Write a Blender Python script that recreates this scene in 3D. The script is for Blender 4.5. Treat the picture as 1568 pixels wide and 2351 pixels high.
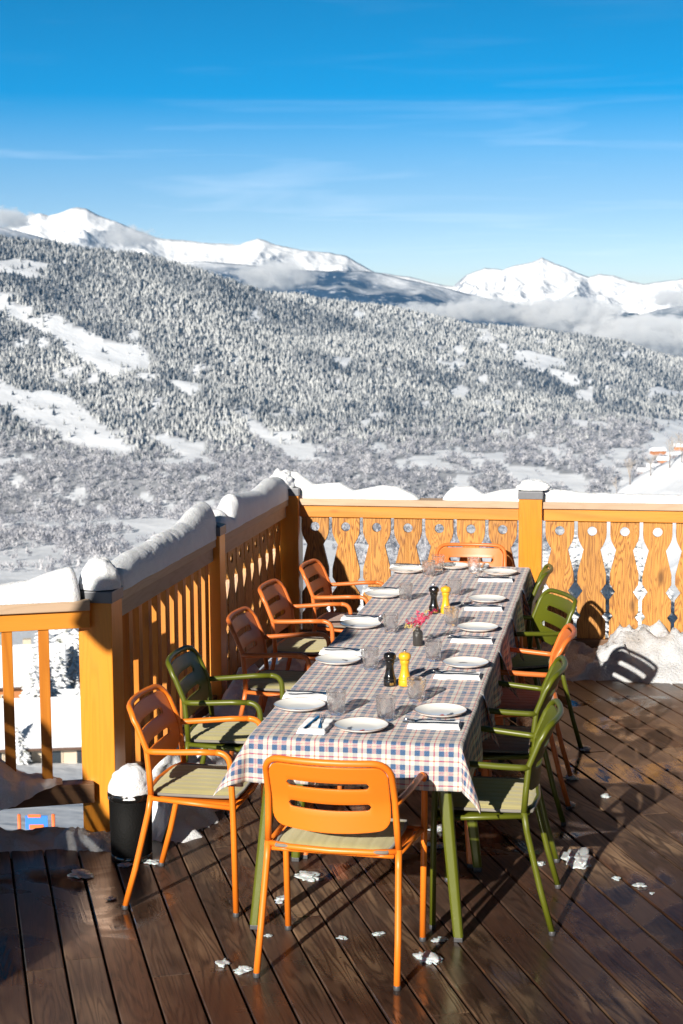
import bpy, bmesh, math, random
import numpy as np
from mathutils import Vector, Matrix, noise as mn
for o in list(bpy.data.objects): bpy.data.objects.remove(o)
sc = bpy.context.scene; col = sc.collection
PI = math.pi; R = math.radians
rnd = random.Random(7)

# ------------------------------------------------------------------ camera
FPX, TH, RO, PHI, CH = 3700.0, .1234, -.0057, .176, 2.35      # focal length in px of a 1568x2351 frame, pitch, roll, heading, height
def ray(x, y):
    """direction (u along the far railing, v along the table, z) seen at a pixel of the 1568x2351 photograph"""
    dx, dy = x-784, y-1175.5; c, s = math.cos(RO), math.sin(RO)
    X, Y = c*dx+s*dy, -s*dx+c*dy
    fw = FPX*math.cos(TH)-Y*math.sin(TH); up = -FPX*math.sin(TH)-Y*math.cos(TH)
    return Vector((X*math.cos(PHI)-fw*math.sin(PHI), X*math.sin(PHI)+fw*math.cos(PHI), up))
def at_dist(x, y, d):
    r = ray(x, y); k = d/math.hypot(r.x, r.y); return Vector((0, 0, CH))+r*k
cam = bpy.data.cameras.new('camera'); camo = bpy.data.objects.new('camera', cam); col.objects.link(camo)
f_ = ray(784, 1175.5).normalized(); r_ = (ray(900, 1175.5)-ray(784, 1175.5)).normalized(); u_ = -(ray(784, 1300)-ray(784, 1175.5)).normalized()
M = Matrix((r_, u_, -f_)).transposed().to_4x4(); M.translation = Vector((0, 0, CH)); camo.matrix_world = M
cam.sensor_fit = 'VERTICAL'; cam.sensor_height = 36; cam.lens = FPX/2351*36; cam.clip_start = .1; cam.clip_end = 40000
cam.dof.use_dof = True; cam.dof.focus_distance = 7.6; cam.dof.aperture_fstop = 7.0
sc.camera = camo
# ------------------------------------------------------------------ sky and sun
SUN_AZ, SUN_EL = R(15.2), R(22.2)                               # the sun stands behind the camera's left shoulder
w = bpy.data.worlds.new('World'); sc.world = w; w.use_nodes = True
nt = w.node_tree; nt.nodes.clear()
out = nt.nodes.new('ShaderNodeOutputWorld'); bg = nt.nodes.new('ShaderNodeBackground'); sky = nt.nodes.new('ShaderNodeTexSky')
sky.sky_type = 'NISHITA'; sky.sun_disc = False; sky.sun_elevation = SUN_EL; sky.sun_rotation = math.pi+SUN_AZ
sky.altitude = 1800; sky.air_density = 1.0; sky.dust_density = .6; sky.ozone_density = 2.2
tc = nt.nodes.new('ShaderNodeTexCoord'); sx = nt.nodes.new('ShaderNodeSeparateXYZ'); cx = nt.nodes.new('ShaderNodeCombineXYZ')
mu = nt.nodes.new('ShaderNodeMath'); mu.operation = 'MULTIPLY'; mu.inputs[1].default_value = 2.3
hs = nt.nodes.new('ShaderNodeHueSaturation'); hs.inputs['Saturation'].default_value = 1.75; hs.inputs['Value'].default_value = 1.0
nt.links.new(tc.outputs['Generated'], sx.inputs[0]); nt.links.new(sx.outputs[0], cx.inputs[0]); nt.links.new(sx.outputs[1], cx.inputs[1])
nt.links.new(sx.outputs[2], mu.inputs[0]); nt.links.new(mu.outputs[0], cx.inputs[2]); nt.links.new(cx.outputs[0], sky.inputs['Vector'])
nt.links.new(sky.outputs[0], hs.inputs['Color'])
def _mr(a, b, c, d, sock):          # paler and brighter near the horizon, deeper blue above
    m = nt.nodes.new('ShaderNodeMapRange'); m.inputs[1].default_value, m.inputs[2].default_value, m.inputs[3].default_value, m.inputs[4].default_value = a, b, c, d
    nt.links.new(sx.outputs[2], m.inputs[0]); nt.links.new(m.outputs[0], sock)
hs.inputs['Hue'].default_value = .487
_mr(.0, .20, .62, 1.95, hs.inputs['Saturation'])
vr_ = nt.nodes.new('ShaderNodeFloatCurve'); c_ = vr_.mapping.curves[0]; c_.points[0].location = (0, .30); c_.points[1].location = (1, .14)
for p_ in ((.02, .55), (.06, .64), (.18, .84), (.28, .48), (.45, .22)): c_.points.new(*p_)
vr_.mapping.update(); nt.links.new(sx.outputs[2], vr_.inputs['Value']); m3 = nt.nodes.new('ShaderNodeMath'); m3.operation = 'MULTIPLY'; m3.inputs[1].default_value = 1.42
nt.links.new(vr_.outputs[0], m3.inputs[0]); nt.links.new(m3.outputs[0], hs.inputs['Value'])
# thin cirrus streaks that belong to the sky
cn = nt.nodes.new('ShaderNodeTexNoise'); cn.inputs['Scale'].default_value = 5; cn.inputs['Detail'].default_value = 5; cn.inputs['Distortion'].default_value = .6
cm = nt.nodes.new('ShaderNodeMapping'); cm.inputs['Scale'].default_value = (1.2, 1.2, 14); cm.inputs['Rotation'].default_value = (0, R(6), 0)
cr = nt.nodes.new('ShaderNodeMapRange'); cr.inputs['From Min'].default_value = .53; cr.inputs['From Max'].default_value = .82; cr.inputs['To Max'].default_value = .24
cx2 = nt.nodes.new('ShaderNodeMix'); cx2.data_type = 'RGBA'; cx2.inputs['B'].default_value = (9.5, 10.2, 11.0, 1)
nt.links.new(tc.outputs['Generated'], cm.inputs[0]); nt.links.new(cm.outputs[0], cn.inputs['Vector']); nt.links.new(cn.outputs[0], cr.inputs[0])
cf = nt.nodes.new('ShaderNodeMath'); cf.operation = 'MULTIPLY'; cg = nt.nodes.new('ShaderNodeMapRange'); cg.inputs[1].default_value = .085; cg.inputs[2].default_value = .14; cg.inputs[3].default_value = 1; cg.inputs[4].default_value = .12
nt.links.new(sx.outputs[2], cg.inputs[0]); nt.links.new(cg.outputs[0], cf.inputs[0]); nt.links.new(cr.outputs[0], cf.inputs[1]); nt.links.new(cf.outputs[0], cx2.inputs['Factor']); nt.links.new(hs.outputs[0], cx2.inputs['A']); nt.links.new(cx2.outputs['Result'], bg.inputs[0])
bg.inputs[1].default_value = .085
nt.links.new(bg.outputs[0], out.inputs[0])
sl = bpy.data.lights.new('sun', 'SUN'); sl.energy = 5.0; sl.angle = R(.55); sl.color = (1, .93, .82)
so = bpy.data.objects.new('sun', sl); col.objects.link(so)
sdir = Vector((-math.sin(SUN_AZ)*math.cos(SUN_EL), -math.cos(SUN_AZ)*math.cos(SUN_EL), math.sin(SUN_EL)))
so.rotation_euler = sdir.to_track_quat('Z', 'Y').to_euler(); so.location = (0, 0, 50)
sc.view_settings.view_transform = 'Standard'; sc.view_settings.look = 'None'; sc.view_settings.gamma = 1
sc.view_settings.use_curve_mapping = False; sc.view_settings.exposure = .72
try:
    sc.cycles.volume_max_steps = 256; sc.cycles.volume_bounces = 4; sc.cycles.max_bounces = 10; sc.cycles.transparent_max_bounces = 16
except Exception: pass

# ------------------------------------------------------------------ helpers
def tag(o, label=None, cat=None, group=None, kind=None):
    if label: o['label'] = label
    if cat: o['category'] = cat
    if group: o['group'] = group
    if kind: o['kind'] = kind
    return o
def empty(name, loc=(0, 0, 0), rz=0, label=None, cat=None, group=None):
    o = bpy.data.objects.new(name, None); col.objects.link(o); o.location = loc; o.rotation_euler = (0, 0, rz)
    o.empty_display_size = .05
    return tag(o, label, cat, group)
def kids(o): return [c for c in bpy.data.objects if c.parent == o]
def copy_tree(o, parent=None):
    c = o.copy(); col.objects.link(c); c.parent = parent
    for ch in kids(o): copy_tree(ch, c)
    return c
class MB:
    """collects boxes, tubes, lathes, grids; build() links them as ONE mesh object. every vertex keeps board coordinates for the grain"""
    def __init__(s): s.v = []; s.f = []; s.bc = []; s.sm = []; s.r = []; s.uv = []
    def add(s, vs, fs, bc=None, smooth=False, rv=0.):
        n = len(s.v); s.v += [tuple(p) for p in vs]; s.f += [tuple(i+n for i in f) for f in fs]
        s.bc += [tuple(b) for b in (bc if bc is not None else vs)]; s.sm += [smooth]*len(fs); s.r += [rv]*len(vs)
        return s
    def box(s, c, size, rz=0, axis=2, rv=None, top=None):
        """axis = which local axis is the long (grain) axis"""
        rv = rnd.random()*50 if rv is None else rv
        hx, hy, hz = [q/2 for q in size]; vs = []; bc = []
        for x, y, z in ((-1,-1,-1),(1,-1,-1),(1,1,-1),(-1,1,-1),(-1,-1,1),(1,-1,1),(1,1,1),(-1,1,1)):
            k = 1 if (z < 0 or top is None) else top
            p = [x*hx*k, y*hy*k, z*hz]
            q = p[:]; q[axis], q[2] = p[2], p[axis]
            bc.append((q[0]+rv, q[1], q[2]+rv*1.7))
            cs, sn = math.cos(rz), math.sin(rz)
            vs.append((c[0]+p[0]*cs-p[1]*sn, c[1]+p[0]*sn+p[1]*cs, c[2]+p[2]))
        s.add(vs, [(3,2,1,0),(4,5,6,7),(0,1,5,4),(1,2,6,5),(2,3,7,6),(3,0,4,7)], bc, rv=rv); return s
    def tube(s, pts, r, seg=10, closed=False, caps=True):
        pts = [Vector(p) for p in pts]; n = len(pts); vs = []; rr = r if callable(r) else (lambda t: r)
        T = [(pts[(i+1) % n]-pts[i-1] if closed else pts[min(i+1, n-1)]-pts[max(i-1, 0)]).normalized() for i in range(n)]
        a = T[0].orthogonal().normalized(); N = [a]
        for i in range(1, n):
            q = T[i-1].rotation_difference(T[i]); N.append((q @ N[-1]).normalized())
        for i in range(n):
            b = T[i].cross(N[i]); ra = rr(i/(n-1))
            for k in range(seg):
                t = 2*PI*k/seg; vs.append(pts[i]+(N[i]*math.cos(t)+b*math.sin(t))*ra)
        fs = [(i*seg+k, i*seg+(k+1) % seg, (i+1)*seg+(k+1) % seg, (i+1)*seg+k) for i in range(n-1) for k in range(seg)]
        if closed: fs += [((n-1)*seg+k, (n-1)*seg+(k+1) % seg, (k+1) % seg, k) for k in range(seg)]
        elif caps: fs += [tuple(range(seg-1, -1, -1)), tuple((n-1)*seg+k for k in range(seg))]
        return s.add(vs, fs, smooth=True)
    def lathe(s, prof, c=(0, 0, 0), seg=28, closed=False):
        n = len(prof); vs = [(c[0]+r*math.cos(2*PI*k/seg), c[1]+r*math.sin(2*PI*k/seg), c[2]+z) for r, z in prof for k in range(seg)]
        fs = [(i*seg+k, i*seg+(k+1) % seg, (i+1)*seg+(k+1) % seg, (i+1)*seg+k) for i in range(n-1) for k in range(seg)]
        if closed: fs += [((n-1)*seg+k, (n-1)*seg+(k+1) % seg, (k+1) % seg, k) for k in range(seg)]
        return s.add(vs, fs, smooth=True)
    def grid(s, P, nu, nv, smooth=True, bc=None):
        """P: list of nu*nv points, row major by v"""
        return s.add(P, [(j*nu+i, j*nu+i+1, (j+1)*nu+i+1, (j+1)*nu+i) for j in range(nv-1) for i in range(nu-1)], bc, smooth)
    def build(s, name, mat, parent=None, bevel=0, mods=None, weld=False):
        me = bpy.data.meshes.new(name); me.from_pydata(s.v, [], s.f)
        me.polygons.foreach_set('use_smooth', s.sm)
        at = me.attributes.new('bc', 'FLOAT_VECTOR', 'POINT'); at.data.foreach_set('vector', np.array(s.bc, dtype=np.float32).ravel())
        at = me.attributes.new('rv', 'FLOAT', 'POINT'); at.data.foreach_set('value', np.array(s.r, dtype=np.float32))
        if weld:
            bm = bmesh.new(); bm.from_mesh(me); bmesh.ops.remove_doubles(bm, verts=bm.verts, dist=1e-5); bm.to_mesh(me); bm.free()
        me.update(); o = bpy.data.objects.new(name, me); col.objects.link(o)
        if mat: me.materials.append(mat)
        if parent: o.parent = parent
        if bevel:
            b = o.modifiers.new('bevel', 'BEVEL'); b.width = bevel; b.segments = 2; b.limit_method = 'ANGLE'
        return o
def fillet(pts, rad, n=5):
    """polyline with rounded corners"""
    pts = [Vector(p) for p in pts]; o = [pts[0]]
    for i in range(1, len(pts)-1):
        a, b, c = pts[i-1], pts[i], pts[i+1]; r = rad[i-1] if isinstance(rad, (list, tuple)) else rad
        r1 = min(r, (a-b).length*.49, (c-b).length*.49); p0 = b+(a-b).normalized()*r1; p1 = b+(c-b).normalized()*r1
        for k in range(n+1):
            t = k/n; o.append(p0*(1-t)**2+b*2*t*(1-t)+p1*t*t)
    o.append(pts[-1]); return o
def fbm(p, o=4, H=1.0): return mn.fractal(p, H, 2.1, o)
# numpy value noise for the terrain
_rs = np.random.RandomState(3); _tab = _rs.rand(512, 512)
def vn(x, y):
    xi = np.floor(x).astype(int); yi = np.floor(y).astype(int); fx = x-xi; fy = y-yi
    fx = fx*fx*(3-2*fx); fy = fy*fy*(3-2*fy); g = lambda a, b: _tab[a % 512, b % 512]
    return (g(xi, yi)*(1-fx)+g(xi+1, yi)*fx)*(1-fy)+(g(xi, yi+1)*(1-fx)+g(xi+1, yi+1)*fx)*fy
def nfbm(x, y, o=5, ridge=False):
    t = 0; a = 1; n = 0
    for k in range(o):
        v = vn(x*2**k+17.3*k, y*2**k+5.1*k); v = 1-abs(2*v-1) if ridge else v
        t = t+a*v; n += a; a *= .5
    return t/n

# ------------------------------------------------------------------ materials
class NT:
    def __init__(s, name):
        s.m = bpy.data.materials.new(name); s.m.use_nodes = True; s.t = s.m.node_tree; s.b = s.t.nodes['Principled BSDF']
    def n(s, typ, **kw):
        nd = s.t.nodes.new('ShaderNode'+typ)
        for k, v in kw.items():
            if k in nd.inputs.keys(): nd.inputs[k].default_value = v
            else: setattr(nd, k, v)
        return nd
    def l(s, a, b): s.t.links.new(a, b)
    def ramp(s, fac, stops, interp='LINEAR'):
        nd = s.t.nodes.new('ShaderNodeValToRGB'); cr = nd.color_ramp; cr.interpolation = interp
        while len(cr.elements) > 1: cr.elements.remove(cr.elements[-1])
        cr.elements[0].position = stops[0][0]; cr.elements[0].color = (*stops[0][1], 1)
        for p, c in stops[1:]:
            e = cr.elements.new(p); e.color = (*c, 1)
        s.l(fac, nd.inputs[0]); return nd.outputs[0]
    def mix(s, fac, a, b, mode='MIX'):
        nd = s.t.nodes.new('ShaderNodeMix'); nd.data_type = 'RGBA'; nd.blend_type = mode
        for q, k in ((fac, 'Factor'), (a, 'A'), (b, 'B')):
            if isinstance(q, (int, float)): nd.inputs[k].default_value = q
            elif isinstance(q, tuple): nd.inputs[k].default_value = (*q, 1)
            else: s.l(q, nd.inputs[k])
        return nd.outputs['Result']
    def math(s, op, a, b=0., c=None):
        nd = s.t.nodes.new('ShaderNodeMath'); nd.operation = op
        for i, q in enumerate((a, b, c)):
            if q is None: continue
            if isinstance(q, (int, float)): nd.inputs[i].default_value = q
            else: s.l(q, nd.inputs[i])
        return nd.outputs[0]
    def noise(s, vec, scale, detail=4, dist=0., rough=.5):
        nd = s.n('TexNoise', Scale=scale, Detail=detail, Distortion=dist, Roughness=rough)
        if vec is not None: s.l(vec, nd.inputs['Vector'])
        return nd.outputs[0]
    def mapping(s, vec, scale=(1, 1, 1), loc=(0, 0, 0)):
        nd = s.n('Mapping', Scale=scale, Location=loc); s.l(vec, nd.inputs[0]); return nd.outputs[0]
    def mr(s, v, a, b, c=0., d=1.):
        nd = s.t.nodes.new('ShaderNodeMapRange')
        for i, q in enumerate((a, b, c, d)): nd.inputs[i+1].default_value = q
        s.l(v, nd.inputs[0]); return nd.outputs[0]
    def bump(s, h, st=.3, d=.01):
        nd = s.n('Bump', Strength=st, Distance=d); s.l(h, nd.inputs['Height']); s.l(nd.outputs[0], s.b.inputs['Normal']); return nd
    def set(s, **kw):
        for k, v in kw.items():
            k = k.replace('_', ' ')
            if isinstance(v, (int, float)): s.b.inputs[k].default_value = v
            elif isinstance(v, tuple): s.b.inputs[k].default_value = (*v, 1) if len(s.b.inputs[k].default_value) == 4 else v
            else: s.l(v, s.b.inputs[k])
        return s
def wood(name, light, dark, rough=.4, coat=0., grain=.6, knots=True, stain=0., bump=.25, ring=1.):
    t = NT(name); at = t.n('Attribute', attribute_name='bc'); oi = t.n('ObjectInfo')
    off = t.n('VectorMath', operation='ADD'); sc_ = t.n('VectorMath', operation='SCALE'); t.l(oi.outputs['Random'], sc_.inputs['Scale']); sc_.inputs[0].default_value = (7., 3., 31.)
    t.l(at.outputs['Vector'], off.inputs[0]); t.l(sc_.outputs[0], off.inputs[1]); v = off.outputs[0]
    fine = t.noise(t.mapping(v, (60, 60, 1.6)), 3.0, 5, .2, .6)
    # growth rings: bands across the board bent by a slow noise, arches where the board was sawn off-centre
    big = t.noise(t.mapping(v, (4.0, 4.0, .42)), 1.1*ring, 3, .15)
    rg = t.math('SINE', t.math('MULTIPLY', t.math('ADD', big, t.math('MULTIPLY', fine, .03)), 95.*ring))
    rg = t.mr(rg, -1, 1, 0, 1); rg = t.math('POWER', rg, 2.2)
    tone = t.noise(t.mapping(v, (2, 2, .5)), 1.3, 3)
    f = t.math('ADD', t.math('MULTIPLY', rg, grain), t.math('MULTIPLY', t.mr(fine, .35, .7), grain*.6))
    c = t.mix(f, light, dark)
    c = t.mix(t.mr(tone, .35, .75, 0, .45), c, tuple(q*.72 for q in light))
    if knots:
        vo = t.n('TexVoronoi', feature='F1', Scale=1.0); t.l(t.mapping(v, (4.5, 4.5, 1.9)), vo.inputs['Vector'])
        k = t.mr(vo.outputs['Distance'], .05, .13, 1, 0)
        c = t.mix(t.math('MULTIPLY', k, .75), c, tuple(q*.35 for q in dark))
    hv = t.mix(oi.outputs['Random'], (.84, .82, .8), (1.08, 1.06, 1.0)); c = t.mix(1., c, hv, 'MULTIPLY')
    t.set(Base_Color=c, Roughness=t.mr(tone, .3, .7, rough-.08, rough+.12), Coat_Weight=coat, Coat_Roughness=.25)
    t.bump(t.math('ADD', t.math('MULTIPLY', rg, .5), fine), bump, .002)
    return t.m
M_ = {}
M_['post'] = wood('varnished_post_wood', (.74, .275, .018), (.52, .15, .008), .38, .25, .22, ring=1.2, knots=False)
M_['beam'] = wood('varnished_beam_wood', (.74, .285, .03), (.46, .14, .012), .42, .15, .4, ring=.6)
M_['slat'] = wood('slat_wood', (.60, .22, .02), (.36, .10, .008), .45, .1, .4, ring=.7)
M_['board'] = wood('grained_board_wood', (.60, .285, .06), (.20, .07, .014), .5, .05, .74, bump=.5, ring=1.9)
M_['rail'] = wood('weathered_rail_wood', (.56, .41, .29), (.40, .27, .17), .7, 0, .3, ring=1.2)
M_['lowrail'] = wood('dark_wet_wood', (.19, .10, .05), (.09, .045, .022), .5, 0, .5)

def deck_mat():
    t = NT('wet_brown_deck_boards'); at = t.n('Attribute', attribute_name='bc'); ar = t.n('Attribute', attribute_name='rv')
    v = at.outputs['Vector']; geo = t.n('NewGeometry'); P = geo.outputs['Position']
    fine = t.noise(t.mapping(v, (60, 60, 1.2)), 3.5, 6, .2, .65)
    big = t.noise(t.mapping(v, (6.2, 6.2, .65)), 1.1, 2, .2)
    rg = t.mr(t.math('SINE', t.math('MULTIPLY', t.math('ADD', big, t.math('MULTIPLY', fine, .02)), 120.)), -1, 1)
    rg = t.math('POWER', rg, 2.6)
    base = t.ramp(t.math('FRACT', t.math('MULTIPLY', ar.outputs['Fac'], 7.31)), [(0, (.042, .021, .014)), (.3, (.075, .033, .018)), (.6, (.050, .031, .023)), (1, (.082, .048, .033))])
    c = t.mix(t.math('MULTIPLY', rg, t.mr(t.noise(t.mapping(v, (3, 3, 1.2)), 1., 2), .35, .65, .35, .97)), base, (.010, .006, .004))
    c = t.mix(t.mr(fine, .48, .72, 0, .6), c, (.15, .080, .048))
    # worn patches where the stain is gone and pale grain shows
    worn = t.noise(t.mapping(v, (3.5, 3.5, .8)), 1.5, 5, .4, .6); patch = t.noise(P, .9, 3, 0)
    wf = t.math('MULTIPLY', t.mr(worn, .47, .68), t.mr(patch, .38, .58)); wf = t.math('MULTIPLY', wf, t.mr(rg, .1, .8, 1., .25))
    c = t.mix(t.math('MULTIPLY', wf, .9), c, (.34, .22, .13))
    scr = t.noise(t.mapping(v, (22, 22, 3)), 5, 5, 1.2, .7)
    c = t.mix(t.mr(scr, .66, .74, 0, .55), c, (.34, .22, .12))
    vo = t.n('TexVoronoi', feature='F1', Scale=1.0); t.l(t.mapping(v, (5, 5, 1.5)), vo.inputs['Vector'])
    c = t.mix(t.mr(vo.outputs['Distance'], .04, .10, .8, 0), c, (.012, .006, .004))
    wet = t.noise(P, .75, 4, .6)
    for c0, rr in (((-2.4, 5.6, 0), 1.1), ((-.1, 7.9, 0), .7), ((.2, 5.6, 0), .9)):       # puddly corners of the terrace
        ds = t.n('VectorMath', operation='DISTANCE'); t.l(P, ds.inputs[0]); ds.inputs[1].default_value = c0
        wet = t.math('ADD', wet, t.mr(ds.outputs['Value'], rr*.4, rr*1.3, .16, 0))
    wetf = t.mr(wet, .47, .63)
    pud = t.mr(t.math('ADD', t.noise(P, 1.9, 5, .9), t.mr(wet, .5, .75, 0, .12)), .56, .64)
    rough = t.mix(wetf, (.55, .55, .55), (.30, .30, .30)); rough = t.mix(pud, rough, (.07, .07, .07))
    # screw heads, two per board at every joist
    sp = t.n('SeparateXYZ'); t.l(v, sp.inputs[0]); bx_ = t.math('SUBTRACT', sp.outputs[0], ar.outputs['Fac']); bt_ = t.math('SUBTRACT', sp.outputs[2], t.math('MULTIPLY', ar.outputs['Fac'], 3.))
    dx_ = t.math('SUBTRACT', t.math('ABSOLUTE', t.math('SUBTRACT', bx_, .0679)), .044); dt_ = t.math('MULTIPLY', t.math('SUBTRACT', t.math('FRACT', t.math('DIVIDE', bt_, .58)), .5), .58)
    dd_ = t.math('SQRT', t.math('ADD', t.math('MULTIPLY', dx_, dx_), t.math('MULTIPLY', dt_, dt_))); c = t.mix(t.mr(dd_, .0035, .0055, .85, 0), c, (.006, .004, .004))
    bw = t.n('RGBToBW'); t.l(rough, bw.inputs[0])
    c = t.mix(t.math('MULTIPLY', wetf, .45), c, tuple(q for q in (.022, .012, .009)))
    t.set(Base_Color=c, Roughness=bw.outputs[0], Specular_IOR_Level=.6)
    t.bump(t.math('ADD', t.math('MULTIPLY', rg, .5), fine), .22, .0012)
    return t.m
M_['deck'] = deck_mat()

def snow_mat(name, bump=.5, sc_=60, dirt=0., k=1.):
    t = NT(name); co = t.n('TexCoord').outputs['Object']
    a = t.noise(co, sc_*1.6, 6, 0, .7); b = t.noise(co, sc_*.22, 3)
    c = t.mix(t.mr(b, .3, .7), tuple(q*k for q in (.80, .82, .85)), tuple(q*k for q in (.74, .76, .80)))
    if dirt: c = t.mix(t.mr(t.noise(co, sc_*.1, 4), .5, .68, 0, dirt), c, (.32, .24, .17))
    t.set(Base_Color=c, Roughness=.75, Subsurface_Weight=.12, Subsurface_Radius=(.02, .03, .05), Subsurface_Scale=.5, Specular_IOR_Level=.3)
    t.bump(t.math('ADD', a, t.math('MULTIPLY', b, .25)), bump*1.5, .010); return t.m
M_['snow'] = snow_mat('fresh_snow'); M_['snowd'] = snow_mat('trodden_snow', 1.1, 38, .6, .74)

def paint(name, c, rough=.38, spec=.5):
    t = NT(name); co = t.n('TexCoord').outputs['Object']
    a = t.noise(co, 900, 2); b = t.noise(co, 6, 4)
    cc = t.mix(t.mr(b, .35, .7, 0, .25), c, tuple(q*.82 for q in c)); vv = t.mr(t.noise(co, 70, 3), .7, .74, 0, .35)
    cc = t.mix(vv, cc, tuple(min(1, q*1.2+.03) for q in c))
    t.set(Base_Color=cc, Roughness=t.mr(b, .3, .7, rough-.05, rough+.1), Specular_IOR_Level=spec); t.bump(a, .06, .001); return t.m
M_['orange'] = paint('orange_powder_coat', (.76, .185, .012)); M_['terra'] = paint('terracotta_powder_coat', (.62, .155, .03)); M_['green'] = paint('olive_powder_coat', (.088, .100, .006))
def simple(name, c, rough=.5, metal=0., **kw):
    t = NT(name); co = t.n('TexCoord').outputs['Object']; n_ = t.noise(co, 40, 4)
    t.set(Base_Color=t.mix(n_, tuple(q*.88 for q in c), tuple(min(1, q*1.08) for q in c)), Roughness=rough, Metallic=metal, **kw); return t.m
M_['rubber'] = simple('dark_rubber', (.05, .05, .055), .5); M_['zinc'] = simple('zinc_cap', (.16, .165, .18), .5, .7)
M_['black'] = simple('black_lacquer', (.008, .008, .008), .18, Coat_Weight=.5); M_['yellow'] = simple('yellow_lacquer', (.80, .40, .02), .25, Coat_Weight=.6)
M_['steel'] = simple('polished_steel', (.72, .72, .72), .14, 1.); M_['gold'] = simple('gold_badge', (.75, .5, .15), .3, 1.)
M_['ice'] = simple('wet_ice', (.60, .62, .64), .35, Subsurface_Weight=.3, Transmission_Weight=.25)
M_['rim'] = simple('plate_rim_line', (.22, .12, .07), .3)
def china():
    t = NT('white_china'); t.set(Base_Color=(.86, .85, .82), Roughness=.12, Coat_Weight=.3); return t.m
M_['china'] = china()
def cushion_mat(name, c, c2):
    t = NT(name); co = t.n('TexCoord').outputs['Object']
    wv = t.noise(co, 700, 2); b = t.noise(co, 9, 4)
    t.set(Base_Color=t.mix(t.mr(b, .3, .7), c, c2), Roughness=.9, Sheen_Weight=.2); t.bump(wv, .35, .001); return t.m
M_['cush'] = cushion_mat('olive_cushion_fabric', (.47, .41, .17), (.40, .35, .14)); M_['cushb'] = cushion_mat('brown_cushion_fabric', (.34, .19, .14), (.26, .15, .11))
M_['cushe'] = cushion_mat('grey_cushion_edge', (.22, .20, .17), (.17, .16, .14))
def linen():
    t = NT('white_napkin_linen'); co = t.n('TexCoord').outputs['Object']; t.set(Base_Color=(.86, .87, .9), Roughness=.9, Sheen_Weight=.2)
    t.bump(t.math('ADD', t.noise(co, 900, 2), t.math('MULTIPLY', t.noise(co, 25, 3), 2)), .3, .002); return t.m
M_['linen'] = linen()
def glass():
    t = NT('hammered_glass'); co = t.n('TexCoord').outputs['Object']
    vo = t.n('TexVoronoi', feature='SMOOTH_F1', Scale=95.); t.l(co, vo.inputs['Vector'])
    h = t.math('ADD', vo.outputs['Distance'], t.math('MULTIPLY', t.noise(co, 60, 3), .6))
    t.set(Base_Color=(.97, .98, .98), Roughness=.02, Transmission_Weight=1., IOR=1.45); t.bump(h, .45, .003)
    tr = t.n('BsdfTransparent'); mx = t.n('MixShader'); t.l(t.mr(t.noise(co, 110, 3), .42, .56, .15, .65), mx.inputs[0])
    t.l(t.b.outputs[0], mx.inputs[1]); t.l(tr.outputs[0], mx.inputs[2]); t.l(mx.outputs[0], t.t.nodes['Material Output'].inputs[0]); return t.m
M_['glass'] = glass()
def vaseg():
    t = NT('smoked_glass'); co = t.n('TexCoord').outputs['Object']; vo = t.n('TexVoronoi', Scale=260.); t.l(co, vo.inputs['Vector'])
    t.set(Base_Color=(.045, .042, .04), Roughness=.18, Specular_IOR_Level=.6); t.bump(vo.outputs['Distance'], .5, .003); return t.m
M_['vase'] = vaseg()
def plaid():
    t = NT('plaid_tablecloth'); at = t.n('Attribute', attribute_name='bc'); sp = t.n('SeparateXYZ'); t.l(at.outputs['Vector'], sp.inputs[0])
    cream, blue, red = (.62, .57, .48), (.003, .055, .16), (.52, .010, .014)
    st = [(0, red), (.026, cream), (.088, red), (.130, cream), (.175, blue), (.61, cream), (.945, red)]
    def axis(o):
        p = t.math('PINGPONG', o, .045); return t.ramp(t.math('DIVIDE', p, .045), st, 'CONSTANT')
    c = t.mix(.5, axis(sp.outputs[0]), axis(sp.outputs[1]))
    co = at.outputs['Vector']; c = t.mix(t.mr(t.noise(co, 500, 2), .4, .7, 0, .12), c, (.9, .9, .9))
    t.set(Base_Color=c, Roughness=.88, Sheen_Weight=.15)
    t.bump(t.math('ADD', t.math('MULTIPLY', t.noise(co, 700, 2), .25), t.math('ADD', t.noise(co, 9, 4, .4), t.noise(co, 34, 3))), .35, .006); return t.m
M_['plaid'] = plaid()

# ------------------------------------------------------------------ far scenery: hillside, ranges, village
XS = np.array([-1500, -600, 0, 60, 130, 200, 300, 400, 470, 560, 640, 700, 780, 850, 920, 1000, 1080, 1150, 1250, 1330, 1390, 1440, 1500, 1568, 1700, 2000, 3500.])
YS = np.array([500, 520, 551, 558, 563, 575, 583, 598, 618, 655, 683, 694, 703, 712, 726, 741, 750, 748, 752, 761, 772, 787, 812, 836, 890, 960, 1000.])
near_y = [(12, 2900), (30, 2180), (55, 1965), (110, 1790), (200, 1600), (320, 1450), (430, 1400), (560, 1340), (640, 1285), (760, 1238), (900, 1150)]
def ridge_d(x): return np.interp(x, [-200, 500, 1100, 1700], [1650, 1850, 2100, 2250])
def slope(x, y):
    r = ray(min(max(x, -500), 2100), y); return r.z/math.hypot(r.x, r.y)
def prof(x):
    """(distance, height) of the hillside along the column of the photo at x"""
    P = [(2, -3.6)]+[(d, CH+slope(x, y)*d if d > 12 else -4.2) for d, y in near_y]
    yr = float(np.interp(x, XS, YS)); dr = float(ridge_d(x))
    for k in range(1, 11):
        s = k/10; d = 900+(dr-900)*s**1.05; y = 1150+(yr-1150)*s**.95; P.append((d, CH+slope(x, y)*d))
    zr = P[-1][1]; P += [(dr+120, zr-12), (dr+400, zr-110), (dr+900, zr-380)]
    return P
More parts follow.
